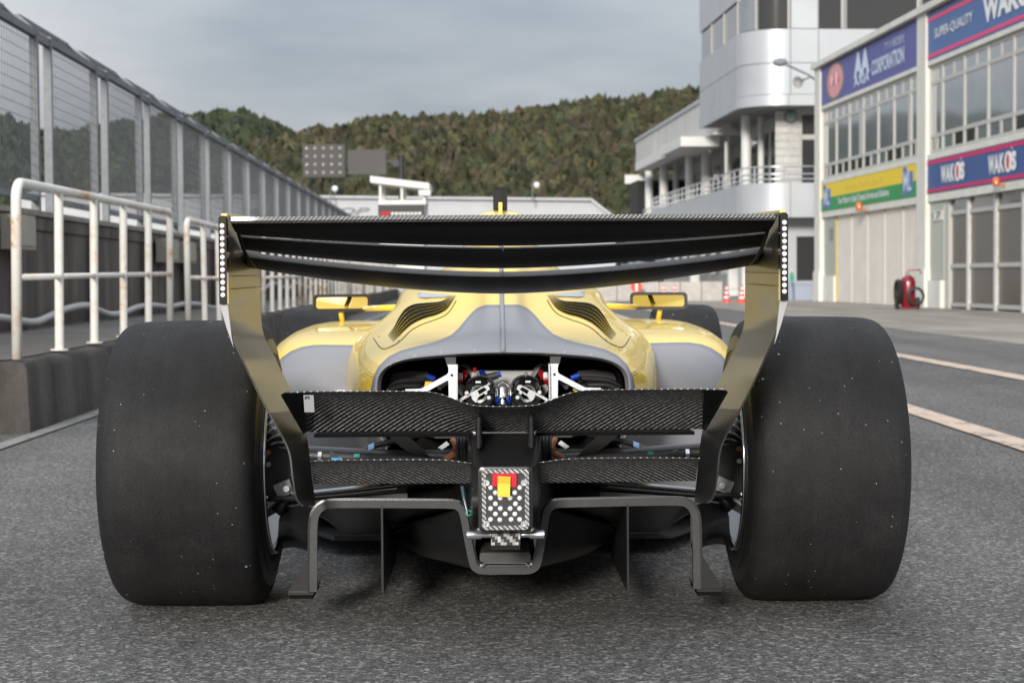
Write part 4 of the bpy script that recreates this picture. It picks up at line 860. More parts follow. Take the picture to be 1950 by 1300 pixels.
# ---- bodywork: cross sections (y, half outline from the spine to the sill)
def qs(y, pts): return [( -Q(a_, b_, y).x, Q(a_, b_, y).z) for a_, b_ in pts]
S0 = qs(.125, [(957,675),(905,676.5),(870,679),(800,685),(765,691),(740,702),(728,719),(725,745),(724,800),(742,850)])
S1 = qs(.10, [(957,670),(905,671.5),(870,673),(800,679),(762,686),(734,699),(719,718),(716,745),(715,800),(736,855)])
S2 = qs(.13, [(957,660),(905,662),(870,664),(800,669),(760,677),(727,694),(711,716),(707,745),(706,800),(732,860)])
SEC = [(.125, S0), (.10, S1), (.13, S2),
 (.22, [(0,.672),(.045,.668),(.11,.652),(.215,.640),(.285,.625),(.338,.600),(.365,.563),(.374,.52),(.372,.44),(.33,.36)]),
 (.38, [(0,.708),(.04,.703),(.10,.672),(.205,.654),(.298,.638),(.365,.61),(.402,.565),(.413,.51),(.405,.42),(.34,.32)]),
 (.62, [(0,.768),(.04,.762),(.085,.722),(.19,.692),(.305,.668),(.385,.638),(.43,.59),(.442,.53),(.43,.42),(.32,.24)]),
 (.90, [(0,.845),(.045,.838),(.09,.800),(.165,.767),(.265,.728),(.365,.680),(.44,.635),(.47,.56),(.46,.42),(.32,.15)]),
 (1.20, [(0,.935),(.055,.925),(.10,.875),(.165,.828),(.262,.780),(.335,.735),(.385,.675),(.45,.60),(.47,.42),(.34,.12)]),
 (1.45, [(0,1.02),(.06,1.012),(.105,.95),(.17,.862),(.272,.805),(.338,.765),(.355,.70),(.40,.62),(.44,.42),(.34,.10)]),
 (1.62, [(0,1.04),(.07,1.03),(.11,.96),(.18,.87),(.28,.80),(.338,.765),(.35,.70),(.38,.62),(.42,.42),(.34,.10)]),
]
SEC2 = [(1.68, [(0,1.04),(.07,1.03),(.11,.96),(.15,.80),(.26,.79),(.335,.762),(.35,.70),(.38,.62),(.42,.42),(.34,.10)]),
 (1.72, [(0,.60),(.07,.60),(.11,.60),(.20,.62),(.27,.72),(.33,.73),(.35,.69),(.38,.60),(.42,.40),(.34,.10)]),
 (2.35, [(0,.55),(.07,.55),(.11,.55),(.16,.58),(.20,.66),(.25,.67),(.28,.64),(.30,.56),(.30,.40),(.26,.12)]),
 (2.6, [(0,.64),(.05,.64),(.09,.635),(.13,.63),(.17,.62),(.21,.60),(.24,.55),(.25,.48),(.24,.36),(.20,.20)]),
 (3.3, [(0,.56),(.04,.56),(.07,.555),(.10,.55),(.13,.535),(.15,.515),(.165,.48),(.17,.43),(.165,.35),(.13,.26)]),
 (4.2, [(0,.36),(.02,.36),(.04,.355),(.06,.35),(.07,.34),(.08,.33),(.085,.31),(.085,.28),(.08,.25),(.06,.22)])]
def smooth_half(pts, n): return cr(pts, n)
def loft(secs, nh, ny):
    hs = np.array([[(y, *p) for p in smooth_half(s_, nh)] for y, s_ in secs]); return np.stack([cr(hs[:, j], ny) for j in range(nh)], 1)   # rows: y ; cols: half
GREY = [(962,580),(925,580),(908,586),(893,600),(877,621),(860,637),(832,650),(797,658),(763,667),(739,679),(721,697),(711,716),(705,745),(698,860),(962,860)]
def body_mesh(secs, name, m, ny, nh=46, paint=True, parent=car):
    h = loft(secs, nh, ny); g_ = np.concatenate([h[:, ::-1] * np.array([1, -1, 1]), h[:, 1:]], 1); mb = MB()
    rows = [[(p[1], p[0], p[2]) for p in r_] for r_ in g_]; mb.grid(rows); att = None
    if paint:
        att = []
        for v in mb.v:
            if v[1] > .85: att.append(.3); continue
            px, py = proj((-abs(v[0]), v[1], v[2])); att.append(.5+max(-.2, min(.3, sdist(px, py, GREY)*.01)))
    return mb, mb.build(name, m, parent, True, att=att)
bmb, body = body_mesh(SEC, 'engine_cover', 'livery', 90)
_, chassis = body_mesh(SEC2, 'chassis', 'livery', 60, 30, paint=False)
BV = BVHTree.FromPolygons([Vector(v) for v in bmb.v], bmb.f)
def onbody(px, py, off=.002):
    o = CAR_I @ CAM_LOC; d = (CAR_I.to_3x3() @ ray(px, py)).normalized(); h, n, i, t_ = BV.ray_cast(o, d)
    if h is None: return None
    if n.dot(d) > 0: n = -n
    return h + n*off
# liner inside the opening
ln = []
for y, k_ in ((.126, .985), (.2, .97), (.45, .93), (.7, .8)):
    ln.append((y, [(x*k_, .36+(z-.36)*k_*.99) for x, z in S0]))
lm, _ = body_mesh(ln, 'bay_liner', 'void', 12, 24, False)
MB().box((-.33, .705, .2), (.33, .72, .62)).build('bay_bulkhead', 'void', car)
# spine seam
sm = MB()
for x in (-.009, .0055):
    g1 = [onbody(957-(x+.0)*740, y, .003) for y in ()]
pts = [Vector((0, .1, S1[0][1])), Vector((0, .112, S2[0][1]-.004))]+[Vector((0, y, z+.001)) for y, z in [(p[0], p[2]) for p in loft(SEC, 46, 90)[:, 0]] if .135 < y < 1.5]
sm.tube(pts, .0068, 8).build('spine_seam', 'grey', body, True)
# louvres
def zz_(p, sx=6.094): return (680+p[0]/sx, 540+p[1]/sx)
T_ = [(360,610),(430,510),(490,395),(560,300),(660,245),(800,228),(950,215),(1040,180),(1085,138)]
B_ = [(425,685),(500,610),(570,540),(660,470),(790,410),(930,370),(1040,310),(1110,220),(1160,140)]
tt, bb_ = cr(T_, 40), cr(B_, 40)
for s in both:
    for k_ in range(5):
        f0 = k_/5; rows = [[], []]; ok = True
        for i in range(40):
            wv_ = .155*math.sin(math.pi*(i+1.5)/42)**.55
            a_ = zz_(tt[i]*(1-f0)+bb_[i]*f0); b_ = zz_(tt[i]*(1-f0-wv_)+bb_[i]*(f0+wv_)); pa_, pb_ = onbody(*a_), onbody(*b_)
            if pa_ is None or pb_ is None: continue
            rows[0].append(pa_); rows[1].append(pb_)
        m_ = MB().grid([[tuple(p) for p in r_] for r_ in rows]); mir(m_, s).build('louvre_slot', 'void', body, True)
    pl = [onbody(*zz_(p), .001) for p in cr([(190,635),(290,755),(420,720),(520,650),(620,550),(740,480),(880,430),(1020,370),(1090,300),(1150,200)], 40)]
    mir(MB().tube([p for p in pl if p], .0012, 4), s).build('panel_gap', 'ink', body)
    w_ = [onbody(*zz_(p), .003) for p in ((700, 110), (760, 112), (1080, 140), (1030, 165), (780, 175), (715, 165))]
    if all(w_): mir(MB().add(w_, [tuple(range(6))]), s).build('shoulder_window', 'chrome', body)
for s in both:                                              # joints and fasteners of the side panels
    for ln_ in ([(706,633),(690,655),(684,680),(700,705),(720,716)], [(684,690),(700,712),(712,718)]):
        pl = [onbody(*p, .0008) for p in cr(ln_, 24)]; pl = [p for p in pl if p]
        if len(pl) > 3: mir(MB().tube(pl, .0009, 4), s).build('panel_gap', 'sign_ochre', body)
    for px, py in ((706,708),(700,648),(722,641),(760,650),(905,668),(840,672),(790,678)):
        p = onbody(px, py, .0)
        if p: mir(MB().rev([(0, -.0015), (.003, -.0012), (.0042, 0), (.0042, .001)], 10, 'Y', tuple(p)), s).build('panel_screw', 'grey_case', body, True)
# air intake hoop and its camera
hp = MB(); prof = []
for y, hw, zt in ((1.36, .070, 1.00), (1.42, .098, 1.035), (1.52, .112, 1.052), (1.66, .115, 1.055), (1.74, .105, 1.035)):
    prof.append([(hw*math.sin(a_)*(1 if abs(math.sin(a_)) < 1 else 1), y, zt-.11+.11*max(0, math.cos(a_))**.5) for a_ in np.linspace(-math.pi/2, math.pi/2, 17)])
hp.grid(prof).build('intake_hoop', 'yellow_pale', car, True)
MB().box((-.006, 1.33, .98), (.006, 1.5, 1.068)).build('hoop_rib', 'yellow_pale', car)
cz = Q(952, 399, 1.55).z; czt = Q(952, 358, 1.55).z
cm = MB().prism([(-.023, 1.5), (0, 1.47), (.023, 1.5), (.023, 1.62), (-.023, 1.62)], lambda x, y: (x, y, cz-.02), lambda x, y: (x*.96, y, czt-(0 if abs(x) < .01 else .006))).build('hoop_camera', 'black_matt', car)
for i in range(7): MB().prism([(-.0245, 1.50), (0, 1.468), (.0245, 1.50), (.0245, 1.6), (-.0245, 1.6)], lambda x, y: (x, y, cz+.003+i*.0085), lambda x, y: (x, y, cz+.0065+i*.0085)).build('camera_fin', 'panel_grey', cm)
# ---- sidepods
def pod(secs):
    rows = []
    for y, xo, zt, zb, r_ in secs:
        p = [(.22, zt)]+[(xo-r_+r_*math.sin(a_), zt-r_*.75+r_*.75*math.cos(a_)) for a_ in np.linspace(0, math.pi/2, 9)]+[(xo, zb+.12), (xo-.02, zb+.04), (xo-.07, zb), (.22, zb)]
        rows.append([(y, a_, b_) for a_, b_ in lin(p, 40)])
    return np.array(rows)
PSEC = [(.80, .50, .455, .13, .07), (.815, .56, .51, .115, .09), (.85, .635, .565, .10, .12), (.93, .70, .607, .09, .14), (1.10, .748, .637, .08, .15), (1.40, .772, .655, .08, .16), (1.90, .775, .662, .08, .16), (2.35, .73, .655, .10, .15)]
pg = pod(PSEC); pg = np.stack([cr(pg[:, j], 40) for j in range(40)], 1)
for s in both:
    mb = MB().grid([[(-p[1], p[0], p[2]) for p in r_] for r_ in pg]); n_ = 40
    mb.f.append(tuple(range(n_-1, -1, -1)))
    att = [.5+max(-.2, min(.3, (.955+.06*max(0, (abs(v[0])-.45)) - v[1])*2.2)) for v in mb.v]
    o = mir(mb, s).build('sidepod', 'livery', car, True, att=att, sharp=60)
    MB().box((min(-.7*s, -.25*s), 2.352, .12), (max(-.7*s, -.25*s), 2.36, .63)).build('inlet', 'void', o)
# floor
MB().prism([(-.5, .69), (-.78, 1.2), (-.78, 2.4), (-.3, 3.0), (.3, 3.0), (.78, 2.4), (.78, 1.2), (.5, .69)], lambda x, y: (x, y, .045), lambda x, y: (x, y, .06)).build('floor', 'black_matt', car)
# ---- mirrors
for s in both:
    yl = 2.0; c = Q(651, 576.5, yl); hw = (Q(705, 576, yl).x-Q(598, 576, yl).x)/2; hh_ = (Q(651, 560, yl).z-Q(651, 593, yl).z)/2
    rot = Matrix.Translation(c) @ Matrix.Rotation(R(17), 4, 'Z') @ Matrix.Rotation(R(3.5), 4, 'X')
    def rr(w_, h_, r_, n=6):
        o = []
        for cx_, cz_, a0 in ((w_-r_, h_-r_, 0), (-w_+r_, h_-r_, 90), (-w_+r_, -h_+r_, 180), (w_-r_, -h_+r_, 270)):
            o += [(cx_+r_*math.cos(R(a0+90*k_/n)), cz_+r_*math.sin(R(a0+90*k_/n))) for k_ in range(n+1)]
        return o
    hw /= math.cos(R(17))
    sh = MB().prism(rr(hw, hh_, .016), lambda x, z: rot @ Vector((x, 0, z)), lambda x, z: rot @ Vector((x*.86, .07, z*.8))); o = mir(sh, s).build('mirror', 'black_matt', car, True, sharp=30)
    gl = MB().add([rot @ Vector((x, -.0025, z)) for x, z in rr(hw-.012, hh_-.011, .011)], [tuple(range(28))]); mir(gl, s).build('mirror_glass', 'chrome', o)
    A2, B2, C2 = Q(649, 596, yl+.03), Q(652, 612, yl+.03), Q(668, 617, yl+.03)
    mir(MB().tube([Q(649, 585, yl+.03), A2, B2], .010, 8), s).build('mirror_stalk', 'yellow', o, True)
    mir(MB().tube([Q(690, 587, yl+.04), Q(765, 585, yl-.1)], .011, 8), s).build('mirror_stay', 'yellow', o, True)
# ---- wheels
def wheel(name, xo, xi, R_, yc, s, rear=True):
    w_ = xo-xi
    pr = [(.055,.635),(.02,.66),(.002,.72),(.0,.79),(.014,.872),(.042,.937),(.095,.976),(.20,.993),(.45,1.0),(.70,.999),(.84,.993),(.91,.977),(.950,.942),(.972,.885),(.985,.81),(.992,.73),(.985,.665),(.965,.635)]
    pr = cr([(a_*w_, b_*R_) for a_, b_ in pr], 60); cz_ = R_-.006
    tread = [(r_, xo-d) for d, r_ in pr]
    lo = [i for i, (r_, _) in enumerate(tread) if r_ > R_*.85]; i0, i1 = lo[0], lo[-1]
    def rv(p, n=96):
        m_ = MB().rev(p, n, 'X', (0, yc, cz_)); m_.v = [(-x, y, max(z, .001)) for x, y, z in m_.v]
        q_ = np.array(p); sv_ = np.r_[0, np.cumsum(np.linalg.norm(np.diff(q_, axis=0), axis=1))]; m_.uv = [(k_/n*2*math.pi*R_+s*7+yc, sv_[j]) for k_ in range(n) for j in range(len(p))]; return mir(m_, s)
    fl = .635*R_
    rim = rv([(fl+.004, xi+.020), (fl+.006, xi+.004), (fl-.003, xi-.002), (fl-.009, xi+.006), (fl-.013, xi+.05), (fl-.03, xi+.09), (fl-.037, xo-.12), (fl-.06, xo-.10), (.06, xo-.085), (.0, xo-.085)], 72)
    W_ = rim.build('wheel', 'rim', car, True, sharp=40)
    tr_ = rv(tread[i0:i1+1]); tr_.build('tread', 'tyre', W_, True, uvs=tr_.uv); rv(tread[:i0+1]).build('sidewall', 'sidewall', W_, True); rv(tread[i1:]).build('sidewall', 'sidewall', W_, True)
    rv([(fl+.002, xi+.001), (fl+.004, xi-.004), (fl-.001, xi-.0065), (fl-.007, xi-.003), (fl-.009, xi+.006)], 96).build('rim_lip', 'rim_lip', W_, True)
    rv([(fl-.014, xi+.045), (fl-.022, xi+.05), (fl-.022, xi+.06), (fl-.016, xi+.065)], 96).build('rim_step', 'rim_lip', W_, True)
    rv([(R_*.765, xo-.0015), (R_*.775, xo+.0003), (R_*.785, xo-.0012)]).build('red_stripe', 'strap_red', W_, True)
    rv([(R_*.76, xi+.002), (R_*.77, xi+.0005), (R_*.78, xi+.0025)]).build('sidewall_ridge', 'sidewall', W_, True)
    for k_ in range(6):
        a_ = k_*math.pi/3+.3; p1 = Vector((-(xo-.10), yc+math.cos(a_)*.05, cz_+math.sin(a_)*.05)); p2 = Vector((-(xo-.13), yc+math.cos(a_)*(fl-.03), cz_+math.sin(a_)*(fl-.03)))
        mir(MB().bar(p1, p2, .035, .03), s).build('spoke', 'rim', W_)
    if rear:
        rv([(.0, xi+.05), (.115, xi+.05), (.125, xi+.06), (.128, xo-.13), (0, xo-.13)], 40).build('brake_drum', 'carbon_dark', W_, True, sharp=40)
    return W_
for s in both:
    wheel('rear', .972, .583, .361, 0.0, s); wheel('front', .945, .655, .352, 3.115, s, False)
# ---- rear wing
def zq(px, py, y): return Q(px, py, y).z
def wz(c, e): return lambda t_: c+(e-c)*abs(t_)**1.7
XW = .593; ns_ = 41
def element(teC, leC, teE, leE, camb, th, nseg=14):
    rows = []
    for i in range(ns_):
        t_ = -1+2*i/(ns_-1); k_ = abs(t_)**1.7
        te = Vector((0, teC[0]+(teE[0]-teC[0])*k_, teC[1]+(teE[1]-teC[1])*k_)); le = Vector((0, leC[0]+(leE[0]-leC[0])*k_, leC[1]+(leE[1]-leC[1])*k_))
        c = le-te; n_ = Vector((0, c.z, -c.y)).normalized(); n_ = n_ if n_.y < 0 or n_.z < 0 else -n_
        if n_.z > 0: n_ = -n_
        L_ = c.length; row = []
        for j in range(nseg+1):
            q = j/nseg; row.append(te+c*q+n_*(camb*L_*math.sin(math.pi*q**.9)))
        for j in range(1, nseg+1):
            q = 1-j/nseg; row.append(te+c*q+n_*(camb*L_*math.sin(math.pi*q**.9)-th*L_*math.sin(math.pi*q**.55)-.0012))
        rows.append([(t_*XW, p.y, p.z) for p in row])
    g_ = np.array(rows); mb = MB().grid(rows); sv = np.r_[0, np.cumsum(np.linalg.norm(np.diff(g_[ns_//2], axis=0), axis=1))]
    mb.f.append(tuple(range(2*nseg+1))); mb.f.append(tuple((ns_-1)*(2*nseg+1)+j for j in range(2*nseg, -1, -1)))
    return mb, [(p[0][0]+3, sv[j]) for p in rows for j in range(2*nseg+1)]
yT = -.65
e3, u3 = element((-.42, zq(959, 528, -.42)), (-.10, zq(959, 545, -.10)), (-.42, zq(495, 490, -.42)), (-.14, zq(495, 492, -.14)), .088, .10)
rw = e3.build('rear_wing', 'carbon_dark', car, True, uvs=u3, sharp=50)
e2, u2 = element((-.515, zq(959, 474.5, -.515)), (-.405, zq(959, 511, -.405)), (-.515, zq(495, 454, -.515)), (-.405, zq(495, 476, -.405)), .05, .12)
e2.build('flap', 'carbon_dark', rw, True, uvs=u2, sharp=50)
e1, u1 = element((-.645, zq(959, 412, -.645)), (-.505, zq(959, 468.5, -.505)), (-.645, zq(489, 416, -.645)), (-.505, zq(495, 447.5, -.505)), .05, .07)
e1.build('flap', 'carbon_dark', rw, True, uvs=u1, sharp=50)
# gurney strip on the trailing edge, its pale weave painting the reflected sheen
gy = []
for i in range(ns_):
    t_ = -1+2*i/(ns_-1); k_ = abs(t_)**1.7; zz = zq(959, 412, -.645)*(1-k_)+zq(489, 416, -.645)*k_
    gy.append([(t_*(XW-.004), -.6465, zz+.003), (t_*(XW-.004), -.6475, zz-.005), (t_*(XW-.004), -.646, zz-.010)])
mg, ug = grid_solid(gy, .002); mg.build('gurney', 'carbon_fine', rw, uvs=ug)
for px, py, y in ((957.5, 470.5, -.51), (957.5, 519, -.412)): MB().box((Q(px, py, y).x-.0012, y-.004, Q(px, py, y).z-.008), (Q(px, py, y).x+.0012, y+.03, Q(px, py, y).z+.006)).build('slot_spacer', 'black_matt', rw)
# endplates
EP = [((425,411), -.65, (489,417), -.20), ((425,440), -.65, (491,440), -.20), ((426,500), -.65, (495,505), -.19), ((427,560), -.65, (496,560), -.19), ((430,595), -.65, (497,600), -.19), ((437,622), -.65, (500,628), -.19), ((450,655), -.65, (511,657), -.19), ((490,740), -.64, (553,740), -.20), ((522,800), -.635, (575,795), -.30), ((543,838), -.63, (584,830), -.40), ((554,868), -.63, (590,870), -.42), ((559,910), -.63, (595,915), -.43), ((566,948), -.625, (599,945), -.44), ((578,962), -.62, (600,962), -.45)]
re = cr([Q(*a_, b_) for a_, b_, c, d in EP], 60); fe_ = cr([Q(*c, d) for a_, b_, c, d in EP], 60)
for s in both:
    rows = [[tuple(re[i]*(1-k_)+fe_[i]*k_) for k_ in np.linspace(0, 1, 14)] for i in range(60)]
    inn, uvi = grid_solid(rows[:36], .004); o = mir(inn, s).build('endplate', 'carbon_gloss', rw, True, uvs=uvi, sharp=40)
    inn, uvi = grid_solid(rows[35:], .004); mir(inn, s).build('endplate_foot', 'carbon_dark', rw, True, uvs=uvi, sharp=40)  # darker carbon below, where the painted yellow reflection ends
    cen = np.array(rows); nn = np.cross(np.gradient(cen, axis=1), np.gradient(cen, axis=0)); nn /= np.linalg.norm(nn, axis=2, keepdims=True)
    sg = 1 if nn[5, 5, 0] < 0 else -1
    offs = cen + nn*sg*.0055; out_ = cen.copy(); 
    ous, _ = grid_solid([[tuple(p) for p in r_[2:]] for r_ in (cen+nn*sg*.0045)[:34]], .002*sg)
    mir(ous, s).build('endplate_skin', 'yellow', rw, True, sharp=40)
    # curved fence on the inner face, ahead of the lamps
    fp = [Q(a_, b_, -.60+i*.03)+Vector((.004, 0, 0)) for i, (a_, b_) in enumerate([(446.5,419),(448,430),(451,445),(456,462),(462,478),(469,492),(476,503),(482,509)])]
    mir(MB().tube(cr(fp, 24), .0042, 8), s).build('inner_fence', 'black_matt', rw, True)
    # lamp strip
    xa = Q(418, 500, -.655).x; xb = Q(433, 500, -.655).x; z0, z1 = Q(425, 579, -.655).z, Q(425, 411, -.655).z
    poly = [(xa, z0), (xb, z0), (xb, z1-.004), (xb-.004, z1), (xa+.005, z1), (xa, z1-.005)]
    mir(MB().prism(poly, lambda x, z: (x, -.664, z), lambda x, z: (x, -.640, z)), s).build('lamp_strip', 'black_gloss', rw)
    lz = np.linspace(Q(425, 430, -.665).z, Q(425, 561.7, -.665).z, 12); xm_ = (xa+xb)/2-.0005; L0 = None
    for z_ in lz:
        p = Matrix.Translation((xm_*s, -.664, z_))
        if L0 is None: L0 = MB().rev([(0, -.0035), (.003, -.0032), (.0050, -.0018), (.0055, 0), (0, 0)], 14, 'Y').build('led', 'led', rw, True); L0.matrix_local = p
        else: inst(L0, rw, p)
    mir(MB().prism([(xa, z0-.001), (xb, z0-.001), (Q(441, 640, -.655).x, Q(441, 640, -.655).z), (Q(445, 662, -.655).x, Q(445, 662, -.655).z), (Q(432, 625, -.655).x, Q(432, 625, -.655).z)], lambda x, z: (x, -.657, z), lambda x, z: (x, -.648, z)), s).build('strip_tail', 'grey_case', rw)
    for a_, b_ in (((437, 526), (492, 524)), ((437, 551), (492, 546))):
        p0, p1_ = Q(*a_, -.62)+Vector((.0052, 0, 0)), Q(*b_, -.23)+Vector((.0052, 0, 0)); mir(MB().tube([p0, p1_], .0008, 4), s).build('endplate_seam', 'ink', rw)
    cap_ = [Q(421, 411, -.655), Q(432, 410, -.655), Q(489, 416.5, -.2), Q(484, 416.5, -.2)]
    mir(MB().add([p+Vector((0, 0, .0045)) for p in cap_]+[p-Vector((0, 0, .001)) for p in cap_], [(0,1,2,3),(7,6,5,4),(0,4,5,1),(1,5,6,2),(2,6,7,3),(3,7,4,0)]), s).build('endplate_cap', 'yellow_pale', rw)
# ---- beam wings
topL = [(540,748),(580,746),(640,745.5),(720,745),(780,745),(815,746),(840,751),(865,760),(890,769),(910,773),(957,774)]
botL = [(578,822),(590,822),(650,821),(730,820.5),(790,820),(822,820),(845,820.5),(868,821),(890,821.5),(912,822),(957,822)]
def beam(top_, bot, y0, y1, bulge, nrow=14):
    t1, b1 = cr([Q(*p, y0) for p in top_], 40), cr([Q(*p, y1) for p in bot], 40); rows = []
    for j in range(nrow):
        q = j/(nrow-1); rows.append([tuple(Vector(t1[i])*(1-q)+Vector(b1[i])*q+Vector((0, -1, -.5))*bulge*math.sin(math.pi*q**.75)) for i in range(40)])
    return rows
bl = beam(topL, botL, -.62, -.44, -.012); full = [r_+[(-x, y, z) for x, y, z in r_[-2::-1]] for r_ in bl]
for r_ in full:
    c_ = r_[39]; r_[39] = (0.0, c_[1], c_[2])
mb, uv = grid_solid(full, .0012); bw_ = mb.build('beam_wing', 'carbon', car, True, uvs=np.array(uv)*1.0, sharp=50)
topS = [(590,878),(650,876),(740,875),(800,875),(850,876),(875,879),(897,882)]; botS = [(597,920.5),(650,920.5),(740,920),(800,920),(850,920),(875,920),(899,920)]
low = beam(topS, botS, -.58, -.46, -.006, 10)
for s in both:
    mb, uv = grid_solid(low, .0012); mir(mb, s).build('lower_beam_wing', 'carbon', car, True, uvs=np.array(uv)*np.array([-1, 1]) if s > 0 else uv, sharp=50)
    capb = [Q(535, 752, -.63), Q(540, 747.5, -.63), Q(582, 746.5, -.628), Q(584, 822, -.46), Q(578, 826, -.46)]
    mir(MB().add([p+Vector((0, -.004, 0)) for p in capb]+[p+Vector((0, .05, 0)) for p in capb], [(0,1,2,3,4),(9,8,7,6,5),(0,5,6,1),(1,6,7,2),(2,7,8,3),(3,8,9,4),(4,9,5,0)]), s).build('beam_wing_root', 'black_gloss', bw_)
    # underside lip seen below the upper element
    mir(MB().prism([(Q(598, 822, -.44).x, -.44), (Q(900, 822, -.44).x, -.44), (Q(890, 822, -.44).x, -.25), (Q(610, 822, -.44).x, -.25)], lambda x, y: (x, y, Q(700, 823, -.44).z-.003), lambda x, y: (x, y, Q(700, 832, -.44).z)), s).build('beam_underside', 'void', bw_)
if True:
    p = [Q(579, 749.5, -.631), Q(598, 749.5, -.629), Q(600, 782, -.575), Q(581, 782, -.577)]
    off = Vector((0, -.012, -.002)); st = MB().add([q+off for q in p]+[q+off+Vector((0, .001, 0)) for q in p], [(0,1,2,3),(7,6,5,4),(0,4,5,1),(1,5,6,2),(2,6,7,3),(3,7,4,0)]).build('sticker', 'sticker', bw_)
    me = text_mesh('#772', .03); co = [v.co.copy() for v in me.vertices]; fs = [tuple(q.vertices) for q in me.polygons]; x1_ = max(c.x for c in co); y1_ = max(c.y for c in co)
    m_ = MB(); A_, B2, C2 = p[0]+off+Vector((0, -.0015, 0)), p[1]+off+Vector((0, -.0015, 0)), p[3]+off+Vector((0, -.0015, 0))
    for c in co: m_.v.append(tuple(A_+(B2-A_)*(.12+.5*c.x/x1_)+(C2-A_)*(.06+.16*(1-c.y/y1_))))
    m_.f = fs; m_.build('sticker_code', 'ink', bw_)
    # pylons from the tail casing to the beam wing
for s in both:
    pr = [Q(907, 792, -.60), Q(912, 788, -.62), Q(917, 792, -.60), Q(918, 850, -.58), Q(912, 856, -.60), Q(905, 850, -.58)]
    mir(MB().add([q for q in pr]+[q+Vector((0, .16, 0)) for q in pr], [(0,1,2,3,4,5),(11,10,9,8,7,6)]+[(i, 6+i, 6+(i+1)%6, (i+1)%6) for i in range(6)]), s).build('pylon', 'carbon_dark', bw_)
    mir(MB().tube([Q(911.5, 795, -.615), Q(911.5, 852, -.60)], .0035, 6), s).build('pylon_edge', 'edge', bw_)
# ---- tail casing with the rear lamp
def rrect(x0, x1, z0, z1, r_, n=5):
    o = []
    for cx_, cz_, a0 in ((x1-r_, z1-r_, 0), (x0+r_, z1-r_, 90), (x0+r_, z0+r_, 180), (x1-r_, z0+r_, 270)):
        o += [(cx_+r_*math.cos(R(a0+90*k_/n)), cz_+r_*math.sin(R(a0+90*k_/n))) for k_ in range(n+1)]
    return o
XC = Q(960, 900, -.66).x*0
def tsec(y, x0, x1, yt, yb, r_):
    a_, b_ = Q(x0, yb, y), Q(x1, yt, y); h = (b_.x-a_.x)/2; return [(x, y, z) for x, z in rrect(-h, h, a_.z, b_.z, r_)]
ts = [tsec(-.672, 917, 1005, 893, 1008, .008), tsec(-.670, 909, 1012, 888, 1012, .012), tsec(-.60, 900, 1020, 868, 1014, .016), tsec(-.50, 896, 1026, 826, 1014, .02), tsec(-.2, 890, 1030, 815, 1000, .03), tsec(.3, 860, 1060, 790, 960, .05)]
mb = MB(); nq = len(ts[0])
for a_ in ts: mb.v += a_
for i in range(len(ts)-1):
    for k_ in range(nq): mb.f.append((i*nq+k_, i*nq+(k_+1) % nq, (i+1)*nq+(k_+1) % nq, (i+1)*nq+k_))
mb.f.append(tuple(range(nq))); mb.f.append(tuple((len(ts)-1)*nq+k_ for k_ in range(nq-1, -1, -1)))
tail = mb.build('tail_casing', 'tail_black', car, True, sharp=45)
yl = -.674; A_, B2 = Q(917, 1008, yl), Q(1006, 892, yl); hx = (B2.x-A_.x)/2; z0, z1 = A_.z, B2.z
o_ = rrect(-hx, hx, z0, z1, .010); i_ = rrect(-hx+.009, hx-.009, z0+.009, z1-.009, .006); n_ = len(o_)
fr_ = MB(); fr_.v = [(x, yl-.006, z) for x, z in o_]+[(x, yl-.006, z) for x, z in i_]+[(x, yl+.004, z) for x, z in o_]+[(x, yl-.001, z) for x, z in i_]
for k_ in range(n_):
    k2 = (k_+1) % n_; fr_.f += [(k_, k2, n_+k2, n_+k_), (k_, 2*n_+k_, 2*n_+k2, k2), (n_+k_, n_+k2, 3*n_+k2, 3*n_+k_)]
fr_.build('lamp_bezel', 'bezel', tail, uvs=[(v[0]+1, v[2]) for v in fr_.v])
MB().prism(i_, lambda x, z: (x, yl-.002, z), lambda x, z: (x, yl+.002, z)).build('lamp_back', 'black_matt', tail)
studs = [(330,775),(491,775),(357,803),(463,803),(330,832),(384,832),(437,832),(490,833),(357,864),(467,864),(330,890),(384,890),(438,890),(490,890),(357,920),(411,920),(464,920),(330,950),(381,952),(443,950),(490,950)]
st0 = None
for zx, zy in studs:
    p = Q(820+zx/2.89, 660+zy/2.89, yl-.003); mt = Matrix.Translation((p.x, yl-.002, p.z))
    if st0 is None: st0 = MB().rev([(0, -.005), (.003, -.0045), (.0052, -.0015), (.0056, 0)], 12, 'Y').build('lamp_stud', 'stud', tail, True); st0.matrix_local = mt
    else: inst(st0, tail, mt)
b0 = None
for zx, zy in ((308,748),(513,748),(308,974),(513,974)):
    p = Q(820+zx/2.89, 660+zy/2.89, yl-.006); mt = Matrix.Translation((p.x, yl-.004, p.z))
    if b0 is None: b0 = MB().rev([(0, -.001), (.0035, -.001), (.0037, -.005), (.0065, -.005), (.007, 0)], 14, 'Y').build('corner_bolt', 'silver', tail, True, sharp=30); b0.matrix_local = mt
    else: inst(b0, tail, mt)
def strap(name, m, quad, th=.003, y=-.69):
    q = [Q(820+a_/2.89, 660+b_/2.89, y) for a_, b_ in quad]; return MB().add(q+[p+Vector((0, th, 0)) for p in q], [(0,1,2,3),(7,6,5,4),(0,4,5,1),(1,5,6,2),(2,6,7,3),(3,7,4,0)]).build(name, m, tail)
strap('pull_strap', 'strap_red', [(340,697),(473,697),(473,772),(340,768)], .006, -.683); strap('pull_strap', 'strap_yellow', [(370,712),(440,716),(436,828),(368,822)], .003, -.692)
for k_ in range(4): strap('strap_stitching', 'strap_orange', [(371,716+k_*9),(438,720+k_*9),(438,724+k_*9),(371,720+k_*9)], .0015, -.6935)
